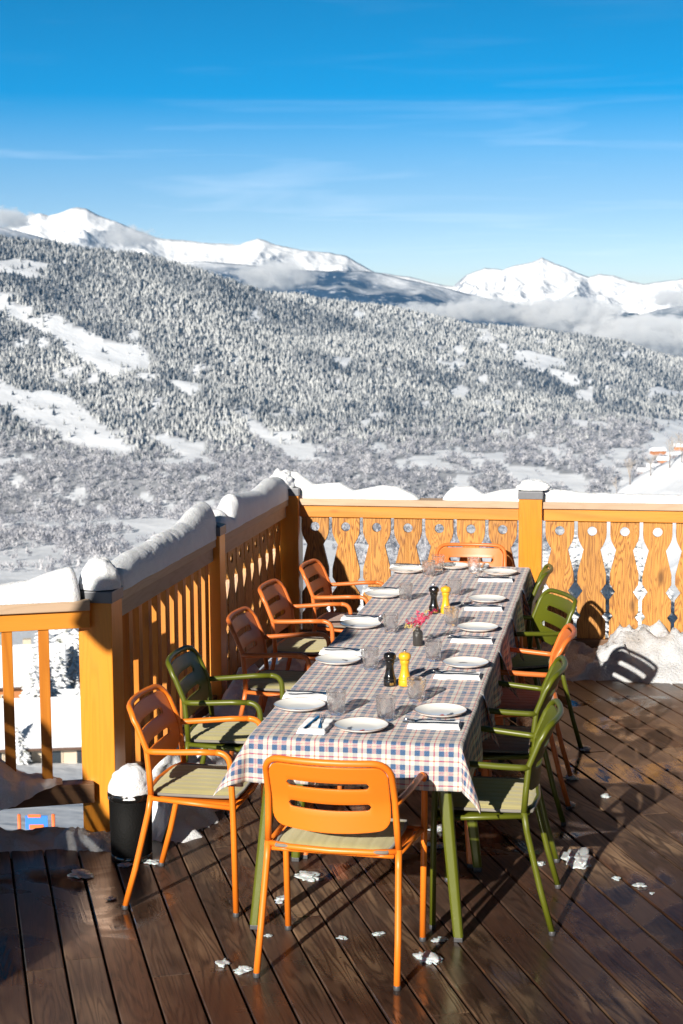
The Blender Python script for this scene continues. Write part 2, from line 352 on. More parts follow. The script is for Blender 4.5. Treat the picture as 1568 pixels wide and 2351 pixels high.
def terr_noise(px, py, d):
    amp = np.clip((d-150)/1200, 0, 1)*34
    n1 = nfbm(px/420, py/420, 5, True)-.6; n2 = nfbm(px/60, py/60, 3)-.5
    return amp*n1*np.clip((3300-d)/1500, .25, 1)+np.clip(d/300, 0, 1)*2.2*n2
def zof(x, d):
    P = prof(x); return float(np.interp(d, [p[0] for p in P], [p[1] for p in P]))
def ground(x, d):
    """world point on the hillside in photo column x at distance d"""
    r = ray(x, 1175); k = d/math.hypot(r.x, r.y); px, py = r.x*k, r.y*k
    return Vector((px, py, zof(x, d)+float(terr_noise(np.array([px]), np.array([py]), np.array([d]))[0])))
def snow_ground(name, scale, forest=False):
    t = NT(name); P = t.n('NewGeometry').outputs['Position']
    c = t.mix(t.mr(t.noise(P, .02*scale, 5), .35, .7), (.86, .88, .92), (.80, .83, .88))
    if forest:
        at = t.n('Attribute', attribute_name='wood'); c = t.mix(at.outputs['Fac'], c, t.mix(t.noise(P, .08, 5), (.27, .28, .31), (.45, .46, .48)))
    t.set(Base_Color=c, Roughness=.8, Specular_IOR_Level=.2); t.bump(t.noise(P, .05*scale, 6, .3, .6), .5, 3/scale); return t.m

clear = [  # snowfields without trees, outlined in photo pixels
 [(-60,612),(80,598),(162,590),(120,612),(110,655),(60,645),(-60,632)],
 [(-60,672),(60,700),(98,716),(75,732),(160,730),(240,760),(330,785),(355,830),(330,838),(260,835),(225,822),(190,800),(150,790),(100,755),(50,735),(-60,700)],
 [(-60,850),(0,840),(40,870),(70,880),(110,872),(150,880),(215,925),(260,960),(345,1015),(300,1012),(200,985),(120,955),(60,925),(20,905),(-60,900)],
 [(335,960),(400,985),(520,1040),(480,1048),(400,1020),(350,985)], [(545,930),(600,965),(690,1008),(760,1062),(690,1060),(640,1030),(580,990)],
 [(400,850),(470,855),(500,872),(440,892),(410,872)], [(655,925),(680,930),(682,950),(660,942)], [(400,655),(420,655),(418,668),(402,664)], [(276,654),(298,657),(292,664)],
 [(1085,752),(1130,765),(1122,787),(1095,775)], [(1172,800),(1230,808),(1335,852),(1308,864),(1250,842),(1180,826)],
 [(915,1030),(960,1052),(1040,1080),(1100,1108),(1000,1100),(940,1065)], [(1120,1068),(1200,1078),(1365,1098),(1340,1122),(1230,1115),(1150,1095)],
 [(1350,1045),(1440,1080),(1420,1098),(1360,1075)], [(1490,1000),(1600,920),(1700,1050),(1490,1072),(1455,1062)], [(1400,918),(1600,962),(1600,992),(1480,962)],
 [(-60,1238),(120,1250),(160,1270),(60,1285),(-60,1290)], [(200,1228),(330,1225),(470,1262),(440,1330),(250,1340),(180,1300),(300,1270)], [(-60,1300),(200,1310),(200,1345),(-60,1345)]]
def inpoly(x, y, poly):
    n = len(poly); r = np.zeros(x.shape, bool); j = n-1
    for i in range(n):
        xi, yi = poly[i]; xj, yj = poly[j]
        r ^= ((yi > y) != (yj > y)) & (x < (xj-xi)*(y-yi)/(yj-yi+1e-9)+xi); j = i
    return r
def clear_mask(x, y, jit):
    xx = x+jit[0]; yy = y+jit[1]; r = np.zeros(x.shape, bool)
    for p in clear: r |= inpoly(xx, yy, p)
    n = nfbm(x/46+7, y/24+3, 4); r |= (n > np.interp(y, [700, 900, 1080, 1150], [.78, .675, .62, .64])) & (y < 1160)
    return r
def pix_y(pz, d, x):
    """photo row of a point at distance d, height pz (same approximation as the profile)"""
    s = (pz-CH)/d; sl_ = np.array([slope(784, yy) for yy in (400, 1500)]); return 400+(s-sl_[0])/(sl_[1]-sl_[0])*1100
# hillside sheet
xs = np.concatenate([np.linspace(-30000, -2000, 16), np.linspace(-1500, -250, 20), np.linspace(-200, 1800, 401), np.linspace(1860, 3600, 24), np.linspace(4500, 40000, 14)])
def dirs(x):
    dx = (x-784)*math.cos(RO); fw = FPX*math.cos(TH); n = np.hypot(dx, fw); dx = dx/n; fw = fw/n
    return dx*math.cos(PHI)-fw*math.sin(PHI), dx*math.sin(PHI)+fw*math.cos(PHI)
rows = 300; NX = len(xs); DD = np.zeros((rows, NX)); ZZ = np.zeros((rows, NX))
for i, x in enumerate(xs):
    P = prof(float(min(max(x, -1500), 3500))); d = np.array([p[0] for p in P]); z = np.array([p[1] for p in P])
    dm = d[-1]; dd = np.concatenate([np.geomspace(2, 400, 60)[:-1], np.linspace(400, dm, rows-59)]); DD[:, i] = dd; ZZ[:, i] = np.interp(dd, d, z)
cu, cv = dirs(xs); PX = DD*cu; PY = DD*cv; ZN = ZZ+terr_noise(PX, PY, DD)
YP = pix_y(ZZ, DD, xs); XP = np.broadcast_to(xs, YP.shape)
jx = (nfbm(PX/30, PY/30, 4)-.5)*60; jy = (nfbm(PX/30+50, PY/30+9, 4)-.5)*44
wd = (~clear_mask(XP, YP, (jx, jy))).astype(float)
sparse = nfbm(PX/70+3, PY/70+8, 4)
wd *= np.where((DD > 740) & (YP < 1245), 1, 0); wd = np.where(YP > 1150, np.where(sparse < .5, 0, .12), wd)
me = bpy.data.meshes.new('hillside'); V = np.stack([PX, PY, ZN], -1).reshape(-1, 3)
idx = np.arange(rows*NX).reshape(rows, NX); F = np.stack([idx[:-1, :-1], idx[:-1, 1:], idx[1:, 1:], idx[1:, :-1]], -1).reshape(-1, 4)
me.from_pydata(V.tolist(), [], F.tolist()); me.polygons.foreach_set('use_smooth', [True]*len(F))
a = me.attributes.new('wood', 'FLOAT', 'POINT'); a.data.foreach_set('value', wd.ravel().astype(np.float32))
hill = bpy.data.objects.new('hillside', me); col.objects.link(hill); me.materials.append(snow_ground('hillside_snow', 1, True)); hill['kind'] = 'structure'

# forests: far-off trees that read as one mass
def scatter(n, dmin, seed, xlim=(-260, 1850)):
    rs = np.random.RandomState(seed); x = rs.uniform(*xlim, n); u = rs.rand(n); dr = ridge_d(x)+60
    d = np.sqrt(dmin**2+(dr**2-dmin**2)*u); cu, cv = dirs(x); px, py = d*cu, d*cv
    key = np.linspace(xlim[0], xlim[1], 120); z = np.zeros(n)
    profs = [prof(float(k)) for k in key]; zi = np.zeros((len(key), n))
    fi = (x-xlim[0])/(xlim[1]-xlim[0])*(len(key)-1); i0 = np.clip(fi.astype(int), 0, len(key)-2); fr = fi-i0
    for k in range(len(key)-1):
        m = i0 == k
        if not m.any(): continue
        for q, wgt in ((k, 1-fr[m]), (k+1, fr[m])):
            z[m] += wgt*np.interp(d[m], [p[0] for p in profs[q]], [p[1] for p in profs[q]])
    yp = pix_y(z, d, x); jx = (nfbm(px/30, py/30, 4)-.5)*60; jy = (nfbm(px/30+50, py/30+9, 4)-.5)*44
    m = ~clear_mask(x, yp, (jx, jy)); lone = rs.rand(n) < .035; m |= lone
    z = z+terr_noise(px, py, d); return x[m], d[m], px[m], py[m], z[m], yp[m], rs
def bake(name, P, Z, S, T, protos, mat, label, cat, rs):
    """merge one low-poly tree per point into ONE object"""
    n = len(P); Vs = []; Fs = []; Ts = []; off = 0; pick = rs.randint(0, len(protos), n)
    for k, (pv, pf) in enumerate(protos):
        m = pick == k; c = m.sum()
        if not c: continue
        a = rs.rand(c)*6.283; ca, sa = np.cos(a)[:, None], np.sin(a)[:, None]; s = S[m][:, None]; wv = s*rs.uniform(.85, 1.2, (c, 1))
        X = (pv[None, :, 0]*ca-pv[None, :, 1]*sa)*wv+P[m, 0:1]; Y = (pv[None, :, 0]*sa+pv[None, :, 1]*ca)*wv+P[m, 1:2]; Zt = pv[None, :, 2]*s+Z[m][:, None]
        Vs.append(np.stack([X, Y, Zt], -1).reshape(-1, 3)); Fs.append((pf[None]+np.arange(c)[:, None, None]*len(pv)+off).reshape(-1, 3)); off += c*len(pv)
        Ts.append(np.repeat(T[m], len(pv)))
    V = np.concatenate(Vs); F = np.concatenate(Fs); T_ = np.concatenate(Ts)
    me = bpy.data.meshes.new(name); me.vertices.add(len(V)); me.vertices.foreach_set('co', V.astype(np.float32).ravel())
    me.loops.add(len(F)*3); me.loops.foreach_set('vertex_index', F.ravel().astype(np.int32)); me.polygons.add(len(F)); me.polygons.foreach_set('loop_start', np.arange(len(F), dtype=np.int32)*3)
    me.update(calc_edges=True); a = me.attributes.new('tint', 'FLOAT', 'POINT'); a.data.foreach_set('value', T_.astype(np.float32))
    o = bpy.data.objects.new(name, me); col.objects.link(o); me.materials.append(mat); o['kind'] = 'stuff'; return tag(o, label, cat)
def conifer_proto(seed):
    rs = np.random.RandomState(seed); v = []; f = []
    for t, (z0, z1, r) in enumerate(((.06, .60, .27), (.30, .85, .22), (.58, 1.0, .13))):
        n = 6; b = len(v); v.append((0, 0, z1))
        for k in range(n):
            a = 2*PI*k/n+rs.rand()*.5; q = r*rs.uniform(.6, 1.25); v.append((q*math.cos(a), q*math.sin(a), z0+rs.uniform(-.04, .06)))
        f += [(b, b+1+k, b+1+(k+1) % n) for k in range(n)]
    return np.array(v), np.array(f)
def bush_proto(seed):
    rs = np.random.RandomState(seed); v = []; f = []
    for k in range(26):
        c = rs.normal(0, 1, 3); c = c/np.linalg.norm(c)*rs.rand()**.4*np.array([.34, .34, .42])+np.array([0, 0, .5])
        d = c-np.array([0, 0, .0]); d = d/np.linalg.norm(d)+rs.normal(0, .35, 3); s_ = np.cross(d, rs.normal(0, 1, 3)); s_ /= np.linalg.norm(s_)
        b = len(v); v += [tuple(c-s_*.07), tuple(c+s_*.07), tuple(c+d*.2)]; f.append((b, b+1, b+2))
    return np.array(v), np.array(f)
def frost(name, lo, hi, bias=0.):
    t = NT(name); at = t.n('Attribute', attribute_name='tint'); P = t.n('NewGeometry').outputs['Position']
    f = t.math('ADD', t.math('MULTIPLY', at.outputs['Fac'], .6), t.math('MULTIPLY', t.noise(P, .5, 3), .5)); f = t.math('ADD', f, bias)
    t.set(Base_Color=t.mix(t.mr(f, .25, .8), lo, hi), Roughness=.9, Specular_IOR_Level=.1); return t.m
x, d, px, py, z, yp, rs = scatter(110000, 850, 5)
lim = np.interp(x, [-200, 0, 300, 700, 1050, 1568], [930, 950, 1010, 1010, 1010, 950])+rs.normal(0, 25, len(x))
k = yp < lim; tint = rs.rand(len(x)); tint = np.clip(tint*.7+(nfbm(px/90, py/90, 3)-.5)*1.2+.22, 0, 1); tint = np.where(rs.rand(len(x)) < .16, -.4, tint)  # a share of trees coloured dark blue to stand for shadow spots
bake('conifer_forest', np.stack([px, py], -1)[k], z[k]-.3, (2.2+4.4*rs.rand(k.sum())**1.6)*(.6+.4*d[k]/1800), tint[k], [conifer_proto(i) for i in range(5)],
     frost('frosted_conifer', (.03, .045, .07), (.54, .55, .55)), 'frosted grey conifer forest covering the far mountainside', 'forest', rs)
x, d, px, py, z, yp, rs = scatter(52000, 600, 9)
lim = np.interp(x, [-200, 0, 300, 700, 1050, 1568], [930, 950, 1010, 1010, 1010, 950])+rs.normal(0, 25, len(x))
k = (yp > lim) & (yp < 1300)
k &= ~((yp > 1180) & (nfbm(px/70+3, py/70+8, 4) < .40))
bake('bare_woodland', np.stack([px, py], -1)[k], z[k]-.3, rs.uniform(2.6, 5.5, k.sum()), rs.rand(k.sum()), [bush_proto(i) for i in range(5)],
     frost('frosted_twigs', (.13, .14, .18), (.50, .495, .52), .03), 'pale frosted leafless woodland low on the valley side', 'woodland', rs)
x, d, px, py, z, yp, rs = scatter(26000, 400, 12)
k = (yp > 1225) & (nfbm(px/40+3, py/40+8, 3) > .52) & (yp < 1400)
bake('valley_trees', np.stack([px, py], -1)[k], z[k]-.2, rs.uniform(2.2, 4.5, k.sum()), rs.rand(k.sum()), [bush_proto(i) for i in range(9, 12)]+[conifer_proto(9)],
     bpy.data.materials['frosted_twigs'], 'scattered frosted trees and hedges on the snowy valley floor', 'woodland', rs)

# far ranges beyond the ridge
def far_range(name, profile, dist, front, ybase, mat, rough, seed, xr=(-700, 2300), pw=1.0, n=560, m=90):
    xs = np.linspace(*xr, n); X = [p[0] for p in profile]; Y = [p[1] for p in profile]; yr = np.interp(xs, X, Y)
    yr = yr+(nfbm(xs/30+seed, xs*0+seed, 4)-.5)*rough*.10
    S = np.linspace(0, 1, m); V = []
    cu, cv = dirs(xs); D = []; Zs = []
    for s in S:
        d = front+(dist-front)*s; y = ybase+(yr-ybase)*s**pw; zz = np.array([CH+slope(float(a), float(b))*d for a, b in zip(xs, y)]); D.append(np.full(n, d)); Zs.append(zz)
    for s in (1.15, 1.4): D.append(np.full(n, front+(dist-front)*s)); Zs.append(Zs[m-1]-(s-1)*dist*.35)
    D = np.array(D); Zs = np.array(Zs); px = D*cu; py = D*cv; sc_ = dist/14
    env = np.concatenate([np.maximum(np.sin(np.clip(S, 0, 1)*PI), 0)**.6, [0, 0]])[:, None]
    q1 = (nfbm(px/sc_*1.5+seed, py/sc_*.8+seed, 6, True)-.80)*dist*rough/3700*2.6; Zs = Zs+q1*np.clip(env, 0, 1)
    V = np.stack([px, py, Zs], -1).reshape(-1, 3); mm = m+2; idx = np.arange(mm*n).reshape(mm, n)
    F = np.stack([idx[:-1, :-1], idx[:-1, 1:], idx[1:, 1:], idx[1:, :-1]], -1).reshape(-1, 4)
    me = bpy.data.meshes.new(name); me.from_pydata(V.tolist(), [], F.tolist()); me.polygons.foreach_set('use_smooth', [True]*len(F))
    hgt = np.concatenate([S, [1, 1]])[:, None]+(nfbm(px/sc_*2, py/sc_*2, 4)-.5)*.55
    a = me.attributes.new('hgt', 'FLOAT', 'POINT'); a.data.foreach_set('value', hgt.ravel().astype(np.float32))
    o = bpy.data.objects.new(name, me); col.objects.link(o); me.materials.append(mat); o['kind'] = 'structure'; return o
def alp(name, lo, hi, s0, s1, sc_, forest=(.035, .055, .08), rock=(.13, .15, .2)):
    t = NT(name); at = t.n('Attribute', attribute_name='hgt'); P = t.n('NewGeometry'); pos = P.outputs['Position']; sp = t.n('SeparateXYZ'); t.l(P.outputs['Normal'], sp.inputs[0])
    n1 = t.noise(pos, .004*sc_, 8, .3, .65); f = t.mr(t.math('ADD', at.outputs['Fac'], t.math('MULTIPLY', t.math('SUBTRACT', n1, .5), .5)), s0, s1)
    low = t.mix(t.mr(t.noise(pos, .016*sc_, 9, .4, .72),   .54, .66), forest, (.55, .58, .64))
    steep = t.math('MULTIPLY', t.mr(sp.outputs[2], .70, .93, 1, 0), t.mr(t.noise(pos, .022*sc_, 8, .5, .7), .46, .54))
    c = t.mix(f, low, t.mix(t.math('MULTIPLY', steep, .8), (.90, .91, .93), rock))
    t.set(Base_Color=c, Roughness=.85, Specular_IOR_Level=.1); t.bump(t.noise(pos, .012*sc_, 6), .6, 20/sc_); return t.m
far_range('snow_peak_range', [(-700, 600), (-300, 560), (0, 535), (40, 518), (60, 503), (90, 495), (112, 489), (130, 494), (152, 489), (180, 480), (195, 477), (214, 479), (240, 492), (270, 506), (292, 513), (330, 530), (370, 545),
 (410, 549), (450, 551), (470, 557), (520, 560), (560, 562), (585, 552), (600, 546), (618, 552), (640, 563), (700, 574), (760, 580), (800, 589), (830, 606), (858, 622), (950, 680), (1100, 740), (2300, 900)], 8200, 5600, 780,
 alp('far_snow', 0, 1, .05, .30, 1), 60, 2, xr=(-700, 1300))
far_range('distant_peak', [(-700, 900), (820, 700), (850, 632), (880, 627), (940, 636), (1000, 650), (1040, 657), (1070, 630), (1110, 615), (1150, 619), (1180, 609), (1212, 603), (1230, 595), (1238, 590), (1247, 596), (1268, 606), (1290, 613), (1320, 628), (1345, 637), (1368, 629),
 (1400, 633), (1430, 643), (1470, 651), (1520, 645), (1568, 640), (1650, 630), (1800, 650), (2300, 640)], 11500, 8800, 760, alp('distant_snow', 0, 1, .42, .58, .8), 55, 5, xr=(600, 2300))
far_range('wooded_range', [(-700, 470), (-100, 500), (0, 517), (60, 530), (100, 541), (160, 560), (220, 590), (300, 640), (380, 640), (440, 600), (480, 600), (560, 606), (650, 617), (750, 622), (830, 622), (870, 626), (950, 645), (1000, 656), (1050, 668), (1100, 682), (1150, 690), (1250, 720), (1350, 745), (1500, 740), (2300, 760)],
 6900, 5300, 800, alp('haze_tinted_woods', 0, 1, .85, 1.15, 1.3, (.022, .045, .09)), 22, 8)  # blue of distant haze put into the forest colour
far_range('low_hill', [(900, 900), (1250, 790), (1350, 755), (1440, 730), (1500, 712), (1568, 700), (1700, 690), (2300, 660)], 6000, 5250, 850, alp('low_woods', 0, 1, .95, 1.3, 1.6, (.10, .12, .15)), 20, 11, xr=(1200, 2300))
nh = far_range('snow_slope', [(900, 1700), (1250, 1420), (1330, 1225), (1400, 1135), (1440, 1108), (1480, 1082), (1530, 1058), (1568, 1040), (1700, 985), (2300, 860)], 560, 300, 1420, snow_ground('slope_snow', 6), 30, 14, xr=(1240, 2600), n=160, m=50)

# clouds lying in the valleys, beyond the haze
def cloud_mat(name, dens, scale, thr, asp=1.):
    m = bpy.data.materials.new(name); m.use_nodes = True; t = m.node_tree; t.nodes.clear()
    o = t.nodes.new('ShaderNodeOutputMaterial'); v = t.nodes.new('ShaderNodeVolumePrincipled'); tc = t.nodes.new('ShaderNodeTexCoord'); n = t.nodes.new('ShaderNodeTexNoise')
    mp = t.nodes.new('ShaderNodeMapping'); mp.inputs['Scale'].default_value = (asp, 1, 1); mp.inputs['Location'].default_value = (scale*3.3, thr*50, 0)
    ln = t.nodes.new('ShaderNodeVectorMath'); ln.operation = 'LENGTH'; mr = t.nodes.new('ShaderNodeMapRange')
    n.inputs['Scale'].default_value = scale; n.inputs['Detail'].default_value = 5; n.inputs['Roughness'].default_value = .6
    t.links.new(tc.outputs['Object'], mp.inputs[0]); t.links.new(mp.outputs[0], n.inputs['Vector']); t.links.new(tc.outputs['Object'], ln.inputs[0])
    a = t.nodes.new('ShaderNodeMath'); a.operation = 'MULTIPLY_ADD'; a.inputs[1].default_value = -.42; t.links.new(ln.outputs['Value'], a.inputs[0]); t.links.new(n.outputs[0], a.inputs[2])
    mr.inputs['From Min'].default_value = thr; mr.inputs['From Max'].default_value = thr+.12; mr.inputs['To Min'].default_value = 0; mr.inputs['To Max'].default_value = dens
    t.links.new(a.outputs[0], mr.inputs[0]); t.links.new(mr.outputs[0], v.inputs['Density']); v.inputs['Color'].default_value = (1, 1, 1, 1); v.inputs['Anisotropy'].default_value = .0
    t.links.new(v.outputs[0], o.inputs['Volume']); return m
def cloud(x, y, wpx, hpx, d, dens, scale, thr, label):
    c = at_dist(x, y, d); b = MB(); n = 16; prof_ = [(math.sin(PI*k/n), -math.cos(PI*k/n)) for k in range(n+1)]; prof_[0] = (1e-3, -1); prof_[-1] = (1e-3, 1)
    b.lathe(prof_, seg=20); o = b.build('cloud', cloud_mat('cloud_vapour', dens, scale, thr, wpx/hpx*.75)); o.location = c
    o.scale = (wpx/2*d/FPX, 240, hpx/2*d/FPX); o.rotation_euler = (0, 0, PHI); tag(o, label, 'cloud', 'low clouds in the far valleys'); return o
cloud(20, 503, 120, 60, 4900, .012, 1.6, .16, 'faint grey cloud at the far left edge above the wooded ridge')
cloud(290, 545, 170, 60, 4950, .010, 1.7, .18, 'thin cloud veil hanging right of the tallest snow peak')
cloud(630, 635, 210, 95, 4950, .012, 1.7, .16, 'lumpy cloud in front of the blue slope under the middle peaks')
cloud(960, 722, 240, 60, 4900, .012, 1.8, .14, 'long low cloud resting on the forest ridge near the middle')
cloud(1110, 712, 220, 70, 4930, .014, 1.8, .14, 'bank of cloud below the distant peak, left of its foot')
cloud(1300, 725, 280, 90, 4960, .018, 1.9, .10, 'bright billowing cloud right below the distant peak')
cloud(1480, 775, 360, 110, 4900, .022, 1.7, .06, 'largest white cloud filling the valley at right')
cloud(1560, 685, 140, 45, 4980, .016, 1.8, .12, 'small white cloud at the right edge under the far summits')

def even_sort(n): return range(n)
# ---- village below: spruces, chalets
def spruce_meshes(seed, H=1.):
    rs = random.Random(seed); b = MB(); lv = 26
    for k in range(lv):
        t = k/(lv-1); z = .08+.9*t; L = .25*(1-t)**.8+.015; nb = max(4, int(11*(1-t)+4)); a0 = rs.random()*6
        for j in range(nb):
            a = a0+2*PI*j/nb+rs.uniform(-.25, .25); l = L*rs.uniform(.7, 1.15); dr = rs.uniform(.22, .5); wd = l*rs.uniform(.26, .42)
            ca, sa = math.cos(a), math.sin(a); P = []
            for i in range(5):
                s = i/4; r = l*s; zz = z-dr*l*s**1.4+rs.uniform(-.003, .003); ww = wd*math.sin(PI*min(.95, .12+s*.86))*rs.uniform(.7, 1.2)
                for q, dz in ((-1, -.35), (0, .18), (1, -.35)):
                    P.append((r*ca-q*ww*sa, r*sa+q*ww*ca, zz+dz*ww))
            b.grid(P, 3, 5, smooth=False)
    tr = MB(); tr.tube([(0, 0, -.06), (0, 0, .3), (0, 0, .95)], lambda t: .016*(1-t)+.002, 6)
    return b, tr
def laden():
    t = NT('snow_laden_needles'); g = t.n('NewGeometry'); co = t.n('TexCoord').outputs['Object']; sp = t.n('SeparateXYZ'); t.l(g.outputs['True Normal'], sp.inputs[0])
    f = t.math('ADD', t.math('ABSOLUTE', sp.outputs[2]), t.math('MULTIPLY', t.math('SUBTRACT', t.noise(co, 14, 4), .5), 1.7)); f = t.mr(f, .42, .80)
    t.set(Base_Color=t.mix(f, (.075, .085, .045), (.85, .86, .88)), Roughness=.85, Specular_IOR_Level=.2); return t.m
M_['laden'] = laden(); M_['bark'] = simple('bark', (.12, .08, .055), .9)
protos = []
for s in range(3):
    cb, tb = spruce_meshes(40+s); r0 = empty('spruce_tree'); cb.build('crown', M_['laden'], r0); tb.build('trunk', M_['bark'], r0); protos.append(r0)
tree_n = [0, 0, 0]
def spruce(x, d, h, label, k=None, wide=1.):
    k = rnd.randrange(3) if k is None else k
    r0 = protos[k] if tree_n[k] == 0 else copy_tree(protos[k]); tree_n[k] += 1
    g = ground(x, d); r0.location = g-Vector((0, 0, .3)); r0.rotation_euler = (0, 0, rnd.random()*6); r0.scale = (h*wide, h*wide, h)
    return tag(r0, label, 'tree', 'snow-laden spruces below the terrace')
for x, d, h, lb in [(48, 150, 5.5, 'snowy spruce at the far left edge, left of the first slat, lower branches spread'), (8, 178, 8, 'snowy spruce cut by the left edge of the photo, beside a white roof'),
    (80, 165, 10, 'tall snow-laden spruce standing just left of the second slat, in front of the brown chalet'), (94, 190, 10, 'slim snowy spruce behind the tall one, left of the second slat'),
    (66, 140, 8, 'low pinkish snowy spruce between the first and second slat, above the lower chalet'),
    (100, 142, 7.5, 'snowy spruce behind the second slat with drooping boughs'), (150, 210, 15, 'big dark-gapped snowy spruce between the second slat and the big corner post'),
    (160, 180, 9, 'snowy spruce beside the big corner post with green showing through'), (122, 165, 9, 'half-hidden snowy spruce right of the second slat'),
    (168, 138, 6, 'spreading snow-covered spruce close to the big post, above the long white roof'), (178, 150, 5, 'small snowy spruce touching the big post from behind'),
    (24, 118, 4, 'low snowy spruce near the bottom left, right of the first roof edge')]: spruce(x, d, h, lb)
for x, d, h, lb in [(1275, 250, 20, 'snowy spruce seen in the first gap right of the railing post'), (1250, 290, 18, 'snowy spruce hugging the right side of the railing post'), (1322, 262, 21, 'dense snowy spruce seen through the second gap right of the post'),
    (1345, 300, 18, 'snowy spruce behind the second cutout board right of the post'), (1398, 280, 19, 'snowy spruce in the third gap right of the post'), (1372, 245, 13, 'shorter snowy spruce low in the third gap right of the post'),
    (1462, 270, 21, 'dark-gapped snowy spruce in the fourth gap right of the post'), (1440, 300, 18, 'snowy spruce behind the third cutout board right of the post'), (1500, 250, 15, 'snowy spruce low behind the fourth cutout board right of the post'),
    (1535, 300, 12, 'snowy spruce against the blue-shadowed slope at the right edge'), (1175, 300, 13, 'snowy spruce just left of the railing post'), (1150, 340, 11, 'pale snowy spruce behind the last board left of the post'),
    (1060, 380, 11, 'small green-tipped spruce above the far orange chair'), (905, 400, 10, 'small spruce seen between the boards left of the far chair'), (835, 380, 9, 'little spruce low between the third and fourth cutout boards'),
    (965, 420, 9, 'little snowy spruce between the fourth and fifth cutout boards'), (760, 360, 8, 'little snowy spruce behind the second cutout board from the corner'),
    (1410, 430, 11, 'snow-dusted spruce standing above the rail snow near the right edge')]: spruce(x, d, h, lb)
M_['chwood'] = simple('chalet_timber', (.42, .16, .05), .7); M_['darkwall'] = simple('dark_blocker_boards', (.045, .028, .02), .8); M_['chdark'] = simple('chalet_gable', (.14, .08, .055), .8); M_['chstone'] = simple('chalet_render', (.55, .47, .36), .9)
M_['chglass'] = simple('window_glass', (.03, .04, .05), .1); M_['roofsnow'] = snow_ground('roof_snow', 40)
def chalet(x, d, L, W, Hh, rz, label, floors=2, wallm='chwood', seed=0):
    g = ground(x, d); r0 = empty('chalet', (g.x, g.y, g.z-.5), PHI+rz, label, 'chalet', 'chalets of the village below')
    b = MB(); b.box((0, 0, Hh/2), (L, W, Hh)); b.build('wall', M_[wallm], r0)
    rise = W*.27; ov = .9; gb = MB()
    gb.add([(-L/2, -W/2, Hh), (-L/2, W/2, Hh), (-L/2, 0, Hh+rise), (L/2, -W/2, Hh), (L/2, W/2, Hh), (L/2, 0, Hh+rise)], [(0, 1, 2), (3, 5, 4)]); gb.build('gable', M_['chdark'], r0)
    for sy in (-1, 1):
        rf = MB(); a = math.atan2(rise, W/2); ex = W/2+ov; n = Vector((0, sy*math.sin(a), math.cos(a)))
        p0 = Vector((0, 0, Hh+rise+.06)); p1 = Vector((0, sy*ex, Hh+rise+.06-ex*math.tan(a)))
        for t0, t1, m, nm in ((0, .18, 'chdark', 'roof'), (.18, .85, 'roofsnow', 'roof_snow')):
            q = MB(); vs = []
            for e in (-1, 1):
                for p in (p0, p1):
                    for t in (t0, t1): vs.append(Vector((e*(L/2+ov), 0, 0))+p+n*t)
            q.add(vs, [(0, 1, 3, 2), (4, 6, 7, 5), (0, 4, 5, 1), (2, 3, 7, 6), (1, 5, 7, 3), (0, 2, 6, 4)]); o = q.build(nm, M_[m], r0, bevel=.12 if nm == 'roof_snow' else 0)
    nb = int(L/1.9)
    for fl in range(floors):
        z = Hh/floors*(fl+.55)
        for i in range(nb):
            xx = -L/2+(i+.5)*L/nb; wf = MB(); wf.box((xx, -W/2-.03, z), (1.25, .1, min(1.25, Hh/floors*.62))); f = wf.build('window', M_['chstone'], r0)
            p = MB(); p.box((xx, -W/2-.07, z), (1.0, .08, min(1.0, Hh/floors*.48))); p.build('pane', M_['chglass'], f)
        if fl: bl = MB(); bl.box((0, -W/2-.55, Hh/floors*fl+.45), (L*.96, 1.0, .8)); bl.build('balcony', M_['chdark'], r0)
    ch = MB(); ch.box((L*.2, W*.12, Hh+rise*.9+.6), (.9, .9, 1.8)); ch.build('chimney', M_['chstone'], r0)
    return r0
chalet(22, 262, 20, 9, 5.2, R(14), 'large timber chalet with rows of windows, at upper left behind the slats', 3)
chalet(5, 222, 12, 9, 4, R(75), 'dark-gabled chalet with blue-shadowed snow roof at the left edge', 1, 'chdark')
chalet(5, 178, 11, 9, 4, R(10), 'low chalet with plain white roof at the left edge between spruces', 1)
chalet(92, 205, 6, 5, 3, R(70), 'tiny brown hut between the spruces, just right of the first slat', 1)
chalet(150, 122, 13, 6.5, 2.7, R(6), 'long chalet with broad white roof, windows and pale wall left of the big corner post', 1, 'chstone')
chalet(60, 124, 11, 5, 2.0, R(3), 'lower reddish chalet wing with broad snow roof, left of the pale one', 1)
chalet(178, 235, 10, 8, 4, R(-10), 'chalet roof peeking out beside the big corner post, high up', 1)
chalet(160, 150, 6, 5, 2.2, R(4), 'small ochre hut with snowy roof between spruces near the big post', 1)
vr = random.Random(4)
for i, (x, y) in enumerate([(1478, 1046), (1500, 1040), (1520, 1032), (1545, 1024), (1560, 1010), (1490, 1062), (1530, 1050), (1556, 1040), (1508, 1020)]):
    d = 960+(1060-y)*5; g = ground(x, d); o = MB(); L, W, Hh = vr.uniform(7, 10), 6, 3
    r0 = empty('chalet', g, PHI+vr.uniform(-.5, .5), 'tiny brown chalet with snow roof in the distant village by the right edge', 'chalet', 'chalets of the distant village')
    o.box((0, 0, 1.2), (L, W, 3)); o.build('wall', M_['chwood'], r0)
    q = MB(); q.add([(-L/2-.7, -W/2-.7, 2.4), (L/2+.7, -W/2-.7, 2.4), (L/2+.7, 0, 4.8), (-L/2-.7, 0, 4.8), (-L/2-.7, W/2+.7, 2.4), (L/2+.7, W/2+.7, 2.4)], [(0, 1, 2, 3), (3, 2, 5, 4), (0, 3, 4), (1, 5, 2)]); q.build('roof', M_['roofsnow'], r0)
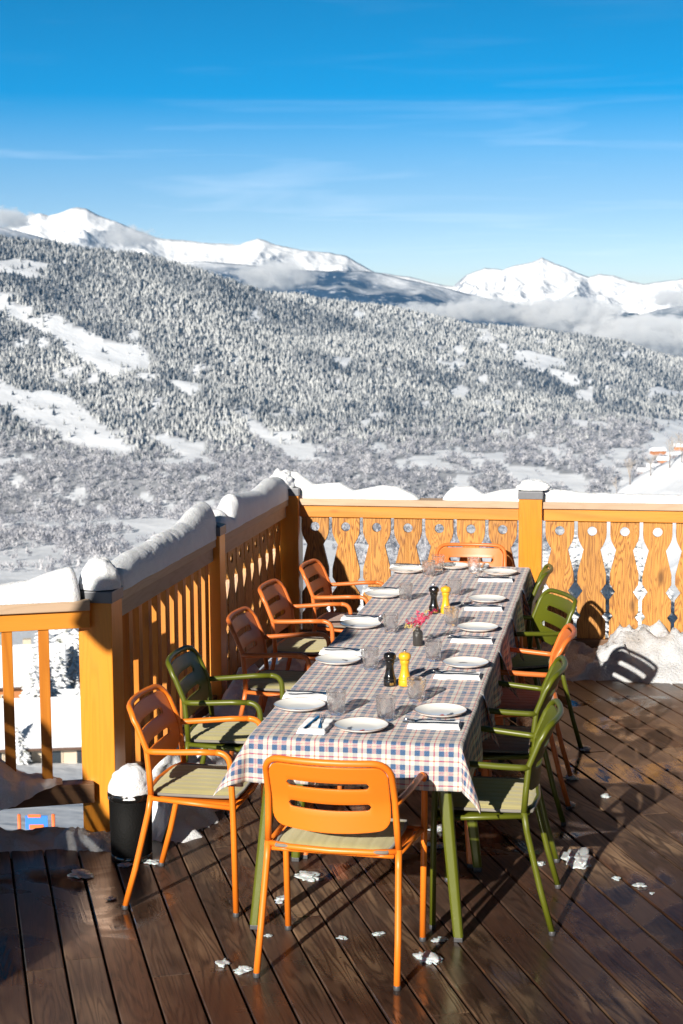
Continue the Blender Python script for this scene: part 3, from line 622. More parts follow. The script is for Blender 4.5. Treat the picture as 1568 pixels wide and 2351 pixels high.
# ski-piste marker seen under the rail at far left
pb = empty('piste_barrier', ground(22, 57), PHI, 'blurred orange and blue piste barrier on the snow far below the left railing', 'barrier')
for sx in (-.0, 1.22): b = MB(); b.tube([(sx, 0, -.3), (sx, 0, 1.25)], .06, 10); b.build('post', simple('orange_post', (.85, .16, .03), .5), pb)
b = MB(); b.box((.62, 0, .95), (.8, .05, .5)); b.build('banner', simple('blue_banner', (.03, .2, .65), .5), pb)
b = MB(); b.box((.62, -.04, .80), (.5, .04, .16)); b.box((.55, -.04, 1.2), (.45, .04, .1)); b.build('stripe', simple('orange_stripe', (.85, .16, .03), .5), pb)
# bare shrubs on the near slope at right
def bare(x, d, h, label, nm='bare_tree'):
    rs = random.Random(int(x*7+d)); tr = MB(); cr = MB()
    def br(p, dv, l, r, lev):
        q = p+dv*l; (tr if lev == 0 else cr).tube([p, (p+q)/2+Vector((rs.uniform(-.03, .03), rs.uniform(-.03, .03), 0))*l, q], lambda t: r*(1-.4*t), 4, caps=False)
        if lev < 4:
            for k in range(3):
                nd = (dv+Vector((rs.uniform(-.8, .8), rs.uniform(-.8, .8), rs.uniform(-.1, .5)))).normalized(); br(p+dv*l*rs.uniform(.5, 1), nd, l*rs.uniform(.5, .75), r*.6, lev+1)
    br(Vector((0, 0, -.2)), Vector((0, 0, 1)), h*.4, h*.018, 0)
    k = Vector(at_dist(x, 1175, d)); zz = CH+slope(x, float(np.interp(x, [1250, 1330, 1400, 1440, 1480, 1530, 1568, 1700], [1420, 1225, 1135, 1108, 1082, 1058, 1040, 985])))*560
    r0 = empty(nm, (k.x, k.y, zz-1.5), 0, label, 'tree', 'bare trees on the near slope at right'); tr.build('trunk', M_['bark'], r0); cr.build('crown', M_['twig'], r0)
M_['twig'] = simple('frosted_branches', (.36, .31, .26), .9)
bare(1445, 556, 13, 'bare frosted tree on the slope crest, leftmost of the right-hand group'); bare(1492, 552, 11, 'bare tree on the slope crest in the middle of the right-hand group')
bare(1535, 550, 14, 'tall bare tree on the slope near the right edge'); bare(1563, 548, 12, 'bare tree cut by the right edge of the photo'); bare(1415, 556, 8, 'low bare bush where the near slope dips behind the rail snow', 'bare_bush')

# ------------------------------------------------------------------ haze over the valley (the far ranges and clouds stand beyond it)
hz = MB(); hz.box((0, 0, 0), (1, 1, 1)); hzo = hz.build('haze', None); hzo['kind'] = 'stuff'; hzo.rotation_euler = (0, 0, PHI)
hm = bpy.data.materials.new('haze_air'); hm.use_nodes = True; ht_ = hm.node_tree; ht_.nodes.clear(); ho = ht_.nodes.new('ShaderNodeOutputMaterial'); hv = ht_.nodes.new('ShaderNodeVolumePrincipled')
hv.inputs['Color'].default_value = (.22, .56, 1, 1); hv.inputs['Density'].default_value = 5e-5; hv.inputs['Anisotropy'].default_value = .0; ht_.links.new(hv.outputs[0], ho.inputs['Volume']); hzo.data.materials.append(hm)
HAZE = hzo

# ------------------------------------------------------------------ terrace deck
BA = R(23.8); bd = Vector((-math.sin(BA), math.cos(BA), 0)); bp = Vector((math.cos(BA), math.sin(BA), 0))
LD = Vector((-math.cos(R(23.5)), -math.sin(R(23.5)), 0)); LP0 = Vector((-2.373, 6.73, 0)); LN = Vector((-LD.y, LD.x, 0))   # left-hand railing: point and direction
if LN.y < 0: LN = -LN
def deck():
    bm = bmesh.new(); lay = bm.verts.layers.float_vector.new('bc'); lr = bm.verts.layers.float.new('rv'); rs = random.Random(11); W = .1448; gap = .009
    for k in range(-45, 75):
        s0 = .201+k*W+gap/2; s1 = .201+(k+1)*W-gap/2; t = -4-rs.random()*2.4
        while t < 14:
            L = rs.uniform(2.2, 3.6); t1 = t+L-.004; rv = rs.random()*40; zt = rs.uniform(-.0012, .0012); e = .0035
            prof_ = [(s0, -.028), (s0, zt-e), (s0+e, zt), (s1-e, zt), (s1, zt-e), (s1, -.028)]; vs = []
            for tt in (t, t1):
                for s, z in prof_:
                    p = bp*s+bd*tt; v = bm.verts.new((p.x, p.y, z)); v[lay] = (s-s0+rv, z, tt+rv*3); v[lr] = rv; vs.append(v)
            n = 6
            for i in range(n-1): bm.faces.new((vs[i], vs[i+1], vs[n+i+1], vs[n+i]))
            bm.faces.new(vs[:n][::-1]); bm.faces.new(vs[n:]); t += L
    def cut(p, n): bmesh.ops.bisect_plane(bm, geom=bm.verts[:]+bm.edges[:]+bm.faces[:], plane_co=p, plane_no=n, clear_outer=True)
    cut((0, 10.83, 0), (0, 1, 0)); cut((5.5, 0, 0), (1, 0, 0)); cut((0, -3.5, 0), (0, -1, 0))
    # drop faces outside the two left-hand railings (the deck corner there is not convex)
    bmesh.ops.bisect_plane(bm, geom=bm.verts[:]+bm.edges[:]+bm.faces[:], plane_co=(-2.37, 0, 0), plane_no=(1, 0, 0))
    bmesh.ops.bisect_plane(bm, geom=bm.verts[:]+bm.edges[:]+bm.faces[:], plane_co=LP0+LN*.06, plane_no=LN)
    kill = [f for f in bm.faces if (c := f.calc_center_median()) and (c.x < -2.37 and (Vector((c.x, c.y, 0))-LP0-LN*.06).dot(LN) > 0)]
    bmesh.ops.delete(bm, geom=kill, context='FACES')
    bmesh.ops.recalc_face_normals(bm, faces=bm.faces)
    me = bpy.data.meshes.new('deck'); bm.to_mesh(me); bm.free(); o = bpy.data.objects.new('deck', me); col.objects.link(o); me.materials.append(M_['deck']); o['kind'] = 'structure'
    b = MB(); A = [(-2.3, 10.75), (5.4, 10.75), (5.4, -3.4), (-5, -3.4), (-5, 5.5), (-2.33, 6.68)]
    n = len(A); b.add([(x, y, -.12) for x, y in A]+[(x, y, -.03) for x, y in A], [tuple(range(n))]+[tuple(range(2*n-1, n-1, -1))]+[(i, (i+1) % n, n+(i+1) % n, n+i) for i in range(n)])
    u = b.build('deck_underlay', simple('dark_joists', (.012, .009, .007), .9)); u['kind'] = 'structure'
deck()

# ------------------------------------------------------------------ railings
HB, HT, BB, BT = .966, 1.04, .085, .165         # beam bottom, beam top, bottom rail
def cut_board():
    """outline of a traditional cutout board with one round hole, as a solid mesh centred on u=0, z from .150 to .968"""
    z = lambda y: .966-(y-520)/1110*(.966-.165); k = 1/1456
    half = [(1630, 139), (1465, 139), (1418, 103), (1375, 139), (1260, 139), (1185, 85), (1110, 138), (1030, 138), (1012, 136), (795, 81), (770, 96), (745, 110), (715, 125), (690, 133), (660, 138), (630, 139), (520, 139)]
    R_ = [(h*k, z(y)) for y, h in half]; R_[0] = (R_[0][0], .14); R_[-1] = (R_[-1][0], .985)
    outl = R_+[(-x, zz) for x, zz in R_[::-1]]; hc = z(624); hr = 46*k; seg = 22
    hole = [(hr*math.cos(2*PI*i/seg), hc+hr*math.sin(2*PI*i/seg)) for i in range(seg)]
    bm = bmesh.new(); ov = [bm.verts.new((x, 0, zz)) for x, zz in outl]; hv_ = [bm.verts.new((x, 0, zz)) for x, zz in hole]
    es = [bm.edges.new((ov[i], ov[(i+1) % len(ov)])) for i in range(len(ov))]+[bm.edges.new((hv_[i], hv_[(i+1) % seg])) for i in range(seg)]
    bmesh.ops.triangle_fill(bm, use_beauty=True, edges=es)
    for f in bm.faces:
        if f.normal.y > 0: f.normal_flip()
    ext = bmesh.ops.extrude_face_region(bm, geom=bm.faces[:]); vs = [g for g in ext['geom'] if isinstance(g, bmesh.types.BMVert)]
    bmesh.ops.translate(bm, verts=vs, vec=(0, .028, 0)); bmesh.ops.recalc_face_normals(bm, faces=bm.faces)
    me = bpy.data.meshes.new('baluster'); bm.to_mesh(me); bm.free(); me.materials.append(M_['board'])
    a = me.attributes.new('bc', 'FLOAT_VECTOR', 'POINT'); co = np.zeros(len(me.vertices)*3, np.float32); me.vertices.foreach_get('co', co); a.data.foreach_set('vector', co); return me
CUT = cut_board()
def inst(name, me, loc, rz, parent):
    o = bpy.data.objects.new(name, me); col.objects.link(o); o.location = loc; o.rotation_euler = (0, 0, rz); o.parent = parent
    if name == 'baluster' and not o.modifiers:
        b = o.modifiers.new('bevel', 'BEVEL'); b.width = .002; b.segments = 1; b.limit_method = 'ANGLE'; b.angle_limit = R(60)
    return o
def part(name, mat, parent, *boxes, bevel=.004):
    b = MB()
    for bx in boxes: b.box(*bx[:2], **(bx[2] if len(bx) > 2 else {}))
    return b.build(name, mat, parent, bevel=bevel)
def cap(c, s, parent):
    b = MB(); h = s/2+.006; b.add([(c[0]-h, c[1]-h, c[2]-.048), (c[0]+h, c[1]-h, c[2]-.048), (c[0]+h, c[1]+h, c[2]-.048), (c[0]-h, c[1]+h, c[2]-.048),
        (c[0]-h, c[1]-h, c[2]+.004), (c[0]+h, c[1]-h, c[2]+.004), (c[0]+h, c[1]+h, c[2]+.004), (c[0]-h, c[1]+h, c[2]+.004), (c[0], c[1], c[2]+.03)],
        [(0, 1, 5, 4), (1, 2, 6, 5), (2, 3, 7, 6), (3, 0, 4, 7), (4, 5, 8), (5, 6, 8), (6, 7, 8), (7, 4, 8), (3, 2, 1, 0)]); return b.build('post_cap', M_['zinc'], parent, bevel=.003)
# far railing
fr = empty('wooden_railing', (0, 0, 0), 0, 'far railing of varnished cutout boards with round holes, behind the head of the table', 'railing', 'wooden railings round the terrace')
for u in (-2.28, -.626, 1.028, 2.68):
    p = part('post', M_['post'], fr, ((u, 10.777, .57), (.154, .154, 1.17))); cap((u, 10.777, 1.155), .154, p)
for a, b in ((-2.2, -.705), (-.547, .949), (1.107, 2.6)):
    m, L = (a+b)/2, b-a
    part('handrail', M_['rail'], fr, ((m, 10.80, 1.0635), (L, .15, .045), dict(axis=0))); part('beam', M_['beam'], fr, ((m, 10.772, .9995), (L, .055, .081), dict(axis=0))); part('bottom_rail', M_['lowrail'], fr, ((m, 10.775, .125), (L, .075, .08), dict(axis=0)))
for i in range(7): inst('baluster', CUT, (-2.10+i*.2143, 10.765, 0), 0, fr)
for i in range(7): inst('baluster', CUT, (-.433+i*.2143, 10.765, 0), 0, fr)
for i in range(7): inst('baluster', CUT, (1.235+i*.2143, 10.765, 0), 0, fr)
# side railing along the table
sr = empty('wooden_railing', (0, 0, 0), 0, 'side railing along the table, square slats near the big post, cutout boards beyond', 'railing', 'wooden railings round the terrace')
p = part('post', M_['post'], sr, ((-2.331, 6.868, .46), (.157, .157, 1.30))); cap((-2.331, 6.868, 1.115), .157, p)
p = part('post', M_['post'], sr, ((-2.315, 8.79, .55), (.13, .13, 1.19))); cap((-2.315, 8.79, 1.15), .13, p)
for a, b in ((6.948, 8.724), (8.856, 10.698)):
    m, L = (a+b)/2, b-a
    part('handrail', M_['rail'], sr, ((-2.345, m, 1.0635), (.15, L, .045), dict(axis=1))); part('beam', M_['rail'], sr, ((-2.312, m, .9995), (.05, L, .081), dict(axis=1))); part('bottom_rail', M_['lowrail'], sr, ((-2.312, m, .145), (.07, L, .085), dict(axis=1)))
slat_me = None
for i in range(11):
    v = 7.055+i*.157
    if slat_me is None: o = part('slat', M_['slat'], sr, ((0, 0, .575), (.034, .06, .80)), bevel=.003); slat_me = o.data; o.location = (-2.315, v, 0)
    else:
        o = bpy.data.objects.new('slat', slat_me); col.objects.link(o); o.parent = sr; o.location = (-2.315, v, 0); bb = o.modifiers.new('bevel', 'BEVEL'); bb.width = .003; bb.segments = 2
for i in range(8): inst('baluster', CUT, (-2.322, 9.08+i*.2143, 0), R(90), sr)
# railing at the left edge of the picture
lr_ = empty('wooden_railing', (0, 0, 0), 0, 'near left railing of plain square slats under snow, left of the big corner post', 'railing', 'wooden railings round the terrace')
LZ = math.atan2(LD.y, LD.x); Lm = 1.22; LL = 2.56
def lpt(s, off, z=0): p = LP0+LD*s+LN*off; return (p.x, p.y, z)
part('handrail', M_['rail'], lr_, (lpt(Lm+.02, .070, 1.0635), (LL, .15, .045), dict(rz=LZ, axis=0))); part('beam', M_['beam'], lr_, (lpt(Lm+.02, .045, .9995), (LL, .055, .081), dict(rz=LZ, axis=0)))
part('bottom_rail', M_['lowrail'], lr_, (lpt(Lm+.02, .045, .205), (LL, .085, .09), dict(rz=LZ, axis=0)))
p = part('post', M_['post'], lr_, (lpt(2.68, .07, .46), (.15, .15, 1.30), dict(rz=LZ))); q_ = lpt(2.68, .07, 1.115); cap(q_, .15, p)
for i in range(16):
    o = bpy.data.objects.new('slat', slat_me); col.objects.link(o); o.parent = lr_; o.location = lpt(.165+i*.160, .045, .02); o.rotation_euler = (0, 0, LZ+R(90)); o.scale = (1, .78, 1); bb = o.modifiers.new('bevel', 'BEVEL'); bb.width = .003; bb.segments = 2

# ------------------------------------------------------------------ snow lying on rails, posts and deck
def snow_ridge(name, p0, p1, width, prof_, seed, label, side=None, base=1.086, mat='snow', lump=.02, res=.014, over=.012):
    """band of snow with a rounded, lumpy section; prof_ = list of (distance, height)"""
    p0 = Vector(p0); p1 = Vector(p1); L = (p1-p0).length; dv = (p1-p0)/L; nv = Vector((-dv.y, dv.x, 0)); n = int(L/res)+1; m = 22; P = []; ds = [a for a, b in prof_]; hs_ = [b for a, b in prof_]
    for j in range(n):
        s = L*j/(n-1); e = min(1, min(s, L-s)/.05+.04); e = math.sqrt(max(0, 1-(1-e)**2)); c = p0+dv*s; h = float(np.interp(s, ds, hs_)); wv = 1+.12*mn.noise(Vector((s*4, seed, 0)))
        for i in range(m):
            t = PI*i/(m-1); x = -math.cos(t); yy = math.sin(t)**.62
            off = x*(width/2+over)*wv*(.55+.45*e); zz = h*yy*e
            q = c+nv*off+Vector((0, 0, zz)); k = Vector((q.x*9, q.y*9, q.z*9+seed))
            lp = lump*(.35+1.3*max(0, mn.noise(Vector((s*1.7, seed*2.3, 0)))+.25)); bk_ = max(0, lp/lump-.75); dsp = (fbm(k*.35, 2)*lp*.7+fbm(k*1.5, 4)*(.0012+.010*bk_)+(.35-abs(mn.noise(k*2.0)))*lp*.5*bk_+fbm(k*5, 2)*.0030)*min(1, yy*1.6); q += (nv*x*.6+Vector((0, 0, .8)))*dsp
            if zz < .004: q.z = -.004*abs(mn.noise(k*3))
            P.append((q.x, q.y, q.z+base))
    b = MB(); b.grid(P, m, n); return tag(b.build(name, M_[mat]), label, 'snow', 'snow lying on the railings')
snow_ridge('snow_band', (-2.345, 6.99, 0), (-2.345, 8.80, 0), .13, [(0, .10), (.35, .13), (.9, .14), (1.3, .15), (1.55, .20), (1.74, .21), (1.81, .05)], 1, 'long snow band on the side rail from the big corner post to the middle post', lump=.013)
snow_ridge('snow_band', (-2.345, 8.84, 0), (-2.345, 10.72, 0), .13, [(0, .06), (.18, .13), (.32, .07), (.5, .19), (.75, .16), (1.2, .13), (1.6, .17), (1.88, .15)], 2, 'lumpy snow band on the side rail beyond the middle post', lump=.018)
snow_ridge('snow_band', (-2.33, 10.815, 0), (-1.38, 10.815, 0), .10, [(0, .18), (.1, .17), (.22, .09), (.4, .105), (.5, .05), (.7, .09), (.8, .085), (.95, .02)], 3, 'snow on the far rail, running from the corner up to a dark gap', lump=.018)
snow_ridge('snow_band', (-1.22, 10.815, 0), (-.66, 10.815, 0), .10, [(0, .04), (.08, .085), (.2, .09), (.28, .04), (.38, .07), (.5, .085), (.56, .09)], 4, 'snow on the far rail between the dark gap and the railing post', lump=.016)
snow_ridge('snow_band', (-.58, 10.815, 0), (.95, 10.815, 0), .10, [(0, .10), (.12, .08), (.3, .06), (.7, .055), (1, .05), (1.53, .05)], 5, 'even snow band on the far rail right of the railing post', lump=.012)
snow_ridge('snow_band', (1.12, 10.815, 0), (2.6, 10.815, 0), .10, [(0, .05), (.7, .06), (1.48, .05)], 15, 'snow on the far rail beyond the right edge of the photo', lump=.012)
a = lpt(.0, .07); c = lpt(2.6, .07)
snow_ridge('snow_band', a, c, .13, [(0, .16), (.10, .135), (.22, .095), (.4, .072), (.8, .062), (2.5, .055)], 6, 'thick smooth snow band on the near left rail', lump=.008)
def mound(name, c, r, h, seed, label, mat='snow', lump=.12, cat='snow', group=None, n=26, pw=.6, flat=0.):
    P = []; m = 40; b = MB()
    for j in range(n):
        t = j/(n-1)*PI/2; rr = math.cos(t)**.8; zz = math.sin(t)**(1/pw*.75)
        for i in range(m+1):
            a = 2*PI*(i % m)/m; q = Vector((rr*math.cos(a), rr*math.sin(a), zz)); k = q*2.1+Vector((seed*3.1, seed, 0)); s = 1+lump*fbm(k*1.3, 5)*1.2+lump*.5*mn.noise(k*.7)
            q = Vector((q.x*r[0]*s, q.y*r[1]*s, q.z*h*s)); P.append((c[0]+q.x, c[1]+q.y, c[2]+max(q.z-.004, -.006)))
    b.grid(P, m+1, n); o = b.build(name, M_[mat], weld=True); return tag(o, label, cat, group)
mound('snow_mound', (-2.331, 6.868, 1.13), (.098, .098), .135, 3, 'rounded snow cap on the big corner post', lump=.07, group='snow mounds on the posts')
mound('snow_mound', (-.61, 10.79, 1.17), (.115, .09), .062, 5, 'snow cap on the far railing post', lump=.12, group='snow mounds on the posts')
mound('snow_mound', (-2.35, 8.73, 1.15), (.07, .10), .10, 8, 'crumbly snow lump against the middle post of the side railing', lump=.25, group='snow mounds on the posts')
mound('snow_mound', (-2.33, 10.76, 1.16), (.10, .11), .12, 9, 'snow heaped on the corner where the side and far railings meet', lump=.15, group='snow mounds on the posts')
def pile(name, c, size, h, seed, label, rz=0, mat='snowd', back=False, res=.02, rough=.5, group='snow heaps on the deck', taper=None):
    """heap of lumpy snow: a closed height field on the deck"""
    nx, ny = int(size[0]/res), int(size[1]/res); P = []; cs, sn = math.cos(rz), math.sin(rz)
    for j in range(ny+1):
        for i in range(nx+1):
            x = (i/nx-.5)*2; y = (j/ny-.5)*2; wx = x*size[0]/2; wy = y*size[1]/2; k = Vector((wx*5+seed*7, wy*5, seed))
            ed = 1-abs(x)**3.0; ey = (1-((y+1)/2-1)**2*1.0) if back else 1-abs(y)**2.2
            ey = min(1, (y+1)/2*1.35)**.8 if back else ey
            lum = max(0, fbm(k*.55, 3)*.5+.75)+max(0, fbm(k*2.2, 4))*.35
            hh = h*ed*ey*lum*(taper(x) if taper else 1)-.012*(1-ed*ey); n_ = (fbm(k*3, 5)*.016+(.5-abs(mn.noise(k*4.5)))*.034+fbm(k*12, 2)*.004)*rough*2
            edge = 1+.10*mn.noise(Vector((x*4, seed, y*4))); wx *= edge; wy *= 1+.22*mn.noise(Vector((x*5, seed+4, y)))+.16*mn.noise(Vector((x*14, seed+9, y*2)))
            P.append((c[0]+wx*cs-wy*sn, c[1]+wx*sn+wy*cs, c[2]+max(hh+n_*(ed*ey), -.02 if (ed*ey) < .15 else .002)))
    b = MB(); b.grid(P, nx+1, ny+1); return tag(b.build(name, M_[mat]), label, 'snow', group)
pile('snow_heap', (.42, 10.48, 0), (2.1, .52), .25, 3, 'big bright heap of lumpy snow on the deck under the far railing at right', back=True, taper=lambda x: .62+.75*math.exp(-((x+.35)/.4)**2)+.25*math.exp(-((x-.5)/.3)**2))
pile('snow_heap', (-.50, 10.50, 0), (1.05, .48), .17, 8, 'low shaded snow under the far railing, left end of the big heap', back=True)
pile('snow_heap', (-2.12, 7.35, 0), (1.25, .50), .30, 5, 'shaded snow drift against the slats behind the nearest orange side chair', rz=R(90), back=False, mat='snow')
pile('snow_heap', (-2.12, 8.75, 0), (1.5, .40), .27, 6, 'snow drift against the side railing behind the middle chairs', rz=R(90), mat='snow')
pile('snow_heap', (-2.08, 10.05, 0), (1.2, .42), .18, 7, 'snow drift in the corner behind the last chair of the row', rz=R(90), mat='snow')
pile('snow_heap', (-1.86, 8.05, 0), (.8, .4), .07, 17, 'bright trodden snow on the deck under the middle chairs of the left row', rz=R(80))
pile('snow_heap', (-1.88, 9.15, 0), (.7, .35), .06, 18, 'bright trodden snow on the deck under the fourth chair of the left row', rz=R(85))
c = LP0+LD*1.0-LN*.0; pile('snow_heap', (c.x, c.y, -.01), (2.3, .26), .10, 9, 'dark icy ridge of snow along the deck edge under the near left railing', rz=LZ, res=.014)
c = LP0-LN*.07+LD*.02; pile('snow_heap', (c.x+.02, c.y, -.01), (.34, .22), .09, 10, 'grey snow lump at the foot of the big corner post', res=.014)
# lump of snow sticking to the lower rail
def rail_lump():
    b = MB(); n, m = 120, 46; P = []
    for j in range(n):
        s = -.02+1.5*j/(n-1); w = float(np.interp(s, [-.02, .06, .2, .4, 1.5], [.015, .06, .12, .15, .14])); h = float(np.interp(s, [-.02, .06, .17, .28, .40, .55, 1.5], [.02, .035, .055, .15, .17, .15, .15])); lo = float(np.interp(s, [0, .1, .2, .35, .5], [.0, .02, .055, .085, .10]))
        for i in range(m):
            t = PI*i/(m-1); off = .04-w*math.cos(t); z = .25-lo+(h+lo)*math.sin(t)**.6 if math.cos(t) > 0 else .25-.0+h*math.sin(t)**.6
            q = Vector(lpt(s+.12, off, z)); k = q*8; q += Vector((LN.x*-.6*math.cos(t), LN.y*-.6*math.cos(t), .7))*(fbm(k, 6)*.018+fbm(k*3, 4)*.010+(.4-abs(mn.noise(k*2.4)))*.022); P.append(q)
    b.grid(P, m, n); tag(b.build('snow_lump', M_['snow']), 'big shaded snow lump clinging to the lower rail of the near left railing', 'snow')
rail_lump()
CH_ = [(-1.28, 6.369, .06, 'ragged lump of ice between the front chair and the front left table leg'), (-1.342, 6.105, .034, 'small ice lump beside the front left leg of the front chair'), (-1.031, 5.755, .022, 'small white ice crumb in the middle under the front chair'), (-.901, 5.819, .022, 'ice crumb right of centre under the front chair'),
 (-.682, 5.607, .05, 'long icy sliver near the front right table leg'), (-1.328, 5.40, .032, 'glassy ice piece left of the front chair leg'), (-1.417, 5.451, .034, 'flat ice piece on the deck left of the front chair'), (-1.312, 5.731, .018, 'tiny ice crumb next to the front left table leg'),
 (-.819, 7.096, .05, 'snow clod in the dark under the table'), (-.805, 6.853, .05, 'second snow clod under the table, nearer the camera'), (-.663, 5.793, .03, 'pale ice bit behind the front chair foot at right'), (-.183, 6.769, .085, 'largest ragged chunk of snow right of the near green chair'),
 (.081, 6.505, .03, 'ice chip on the open deck at right'), (.129, 6.422, .014, 'tiny ice chip at far right of the open deck'), (-.015, 6.568, .022, 'clear ice chip on the open deck, left of the other chips'), (-.337, 6.699, .028, 'small snow bit between the legs of the near green chair'),
 (-.204, 8.559, .045, 'dirty slush at the foot of the fourth chair on the right'), (-2.237, 6.252, .05, 'pinkish snow flake on the shaded boards left of the black basket'), (-2.083, 6.40, .04, 'snow clod at the foot of the black basket'), (-1.985, 6.45, .035, 'snow clod right of the black basket foot'), (-2.023, 6.009, .022, 'dark ice bit left of the near orange side chair'), (-.076, 7.72, .03, 'small slush bit on the wet boards by the right row of chairs'),
 (-.25, 8.0, .04, 'brown slush beside the third chair on the right'), (-.24, 7.55, .035, 'brown slush beside the second chair on the right')]
for i, (u, v, s, lb) in enumerate(CH_):
    bm = bmesh.new(); bmesh.ops.create_icosphere(bm, subdivisions=4, radius=1)
    for q in bm.verts:
        k = q.co*1.3+Vector((i*5.1, 0, 0)); f = .8+.75*fbm(k*.9, 2)+.18*fbm(k*3.5, 4); q.co *= f; q.co.z = q.co.z*.32+.22; q.co.z = max(q.co.z, 0)
        q.co = Vector((q.co.x*s*(1.35 if i in (4, 11) else 1), q.co.y*s*.75, q.co.z*s*.8))
    me = bpy.data.meshes.new('ice_chunk'); bm.to_mesh(me); bm.free(); me.polygons.foreach_set('use_smooth', [True]*len(me.polygons)); me.materials.append(M_['ice']); o = bpy.data.objects.new('ice_chunk', me); col.objects.link(o); o.location = (u, v, 0); o.rotation_euler = (0, 0, i*1.3)
    tag(o, lb, 'snow chunk', 'bits of ice and snow on the deck')

# ------------------------------------------------------------------ chairs
def chair_proto(color):
    m = M_[color]; r0 = empty('armchair'); r = .0122
    fw = .255; by = lambda z: float(np.interp(z, [.44, .50, .64, .80], [-.135, -.142, -.155, -.222]))
    bx = lambda z: float(np.interp(z, [0, .46, .64, .80], [.255, .238, .230, .226])); bow = lambda x: -.042*(1-(x/.23)**2)
    for s in (-1, 1):
        b = MB(); b.tube([(s*.255, -.25, .012), (s*.250, -.205, .17), (s*.241, -.15, .40), (s*.239, -.139, .47)], r, 12); lg = b.build('leg', m, r0)
        g = MB(); g.lathe([(.0005, 0), (.0125, 0), (.0135, .004), (.0135, .016), (.012, .018)], (s*.255, -.25, 0), 14); g.build('foot_cap', M_['rubber'], lg)
        b = MB(); b.tube(fillet([(s*.262, .205, .012), (s*.268, .200, .43), (s*.272, .190, .66), (s*.262, .08, .657)], [.3, .09], 8)[:-1], r, 12); lg = b.build('leg', m, r0)
        g = MB(); g.lathe([(.0005, 0), (.0125, 0), (.0135, .004), (.0135, .016), (.012, .018)], (s*.262, .205, 0), 14); g.build('foot_cap', M_['rubber'], lg)
        P = fillet([(s*.262, .205, .012), (s*.268, .200, .43), (s*.272, .190, .66), (s*.262, .08, .657)], [.3, .09], 8)
        b = MB(); b.tube([P[-2], (s*.262, .06, .656), (s*.252, -.04, .648), (s*.240, -.12, .643), (s*.231, -.157, .642)], r, 12); b.build('armrest', m, r0)
    # back frame: up one side, across the bowed top bar and down the other
    P = [Vector((.239, -.139, .47)), Vector((.234, -.146, .56)), Vector((.230, -.156, .65)), Vector((.227, -.195, .745))]
    T = []
    for k in range(7): a = PI/2*k/6; x = .227-.062*(1-math.cos(a)); z = .745+.062*math.sin(a)*.95; T.append(Vector((x, by(z)+bow(x)*math.sin(a)**2, z)))
    mid = [Vector((x, by(.804)+bow(x), .804)) for x in (.12, .06, 0)]
    hp = P+T[1:]+mid; full = hp+[Vector((-q.x, q.y, q.z)) for q in hp[:-1][::-1]]
    b = MB(); b.tube(full, r, 12); b.build('back_frame', m, r0)
    # pressed back shell with two long slots
    rows = []; zt, zb, Rr = .786, .545, .045
    def add_row(f): rows.append(f)
    s1, s2, hr_ = .715, .635, .0125
    zs = [zt, zt-.004, zt-.012, zt-.024, zt-.04]; items = [('z', z) for z in zs]+[('s', s1, 1), ('s', s1, -1), ('z', (s1+s2)/2+.012), ('z', (s1+s2)/2-.012), ('s', s2, 1), ('s', s2, -1), ('z', .60), ('z', .583), ('z', .567), ('z', .556), ('z', .549), ('z', zb)]
    N = 61; V = []; sl = .148
    for it in items:
        for i in range(N):
            x = -1+2*i/(N-1); z = it[1]; W = .214
            dz = min(zt-z, z-zb); dz = max(dz, 0); W -= (Rr-math.sqrt(max(0, Rr*Rr-(Rr-min(dz, Rr))**2)))*(.9); X = x*W
            if it[0] == 's':
                e = abs(X)-(sl-hr_); h = hr_ if e <= 0 else (math.sqrt(max(0, hr_*hr_-e*e)) if e < hr_ else 0); z = z+it[2]*h
            zz = z-.018*(1-(X/.22)**2)*max(0, 1-(z-zb)/.25)
            V.append((X, by(z)+bow(X)*.95+.004, zz))
    b = MB(); n = len(items); fs = []
    for j in range(n-1):
        slot = items[j][0] == 's' and items[j][2] == 1
        for i in range(N-1):
            if slot:
                x0 = V[j*N+i]; x1 = V[(j+1)*N+i]; y0 = V[j*N+i+1]; y1 = V[(j+1)*N+i+1]
                if abs(x0[2]-x1[2]) > 1e-4 or abs(y0[2]-y1[2]) > 1e-4: continue
                if abs(V[j*N+i][0]) < sl-.001: continue
                continue_ = True
            fs.append((j*N+i, j*N+i+1, (j+1)*N+i+1, (j+1)*N+i))
    b.add(V, fs, smooth=True); o = b.build('backrest', m, r0, weld=True)
    so_ = o.modifiers.new('solid', 'SOLIDIFY'); so_.thickness = .009; so_.offset = 0; bb = o.modifiers.new('bevel', 'BEVEL'); bb.width = .003; bb.segments = 2; bb.limit_method = 'ANGLE'; bb.angle_limit = R(50)
    # seat and its frame
    b = MB(); fr_ = [(.239, -.139, .462), (.15, -.168, .462), (0, -.180, .462), (-.15, -.168, .462), (-.239, -.139, .462)]; b.tube(fr_, .011, 10)
    for s in (-1, 1): b.tube([(s*.24, -.14, .455), (s*.262, .20, .437)], .010, 8)
    b.tube([(-.266, .2, .436), (0, .215, .436), (.266, .2, .436)], .010, 8); b.build('seat_frame', m, r0)
    b = MB(); P = []
    for j in range(9):
        for i in range(11):
            x = (i/10-.5)*2; y = j/8; P.append((x*(.222+.014*y)*(1-.02*(y > .99)), -.155+y*.35, .452-.008*(1-x*x)*math.sin(PI*y)-.014*y))
    b.grid(P, 11, 9); o = b.build('seat', m, r0); so_ = o.modifiers.new('solid', 'SOLIDIFY'); so_.thickness = .012; so_.offset = -1
    return r0
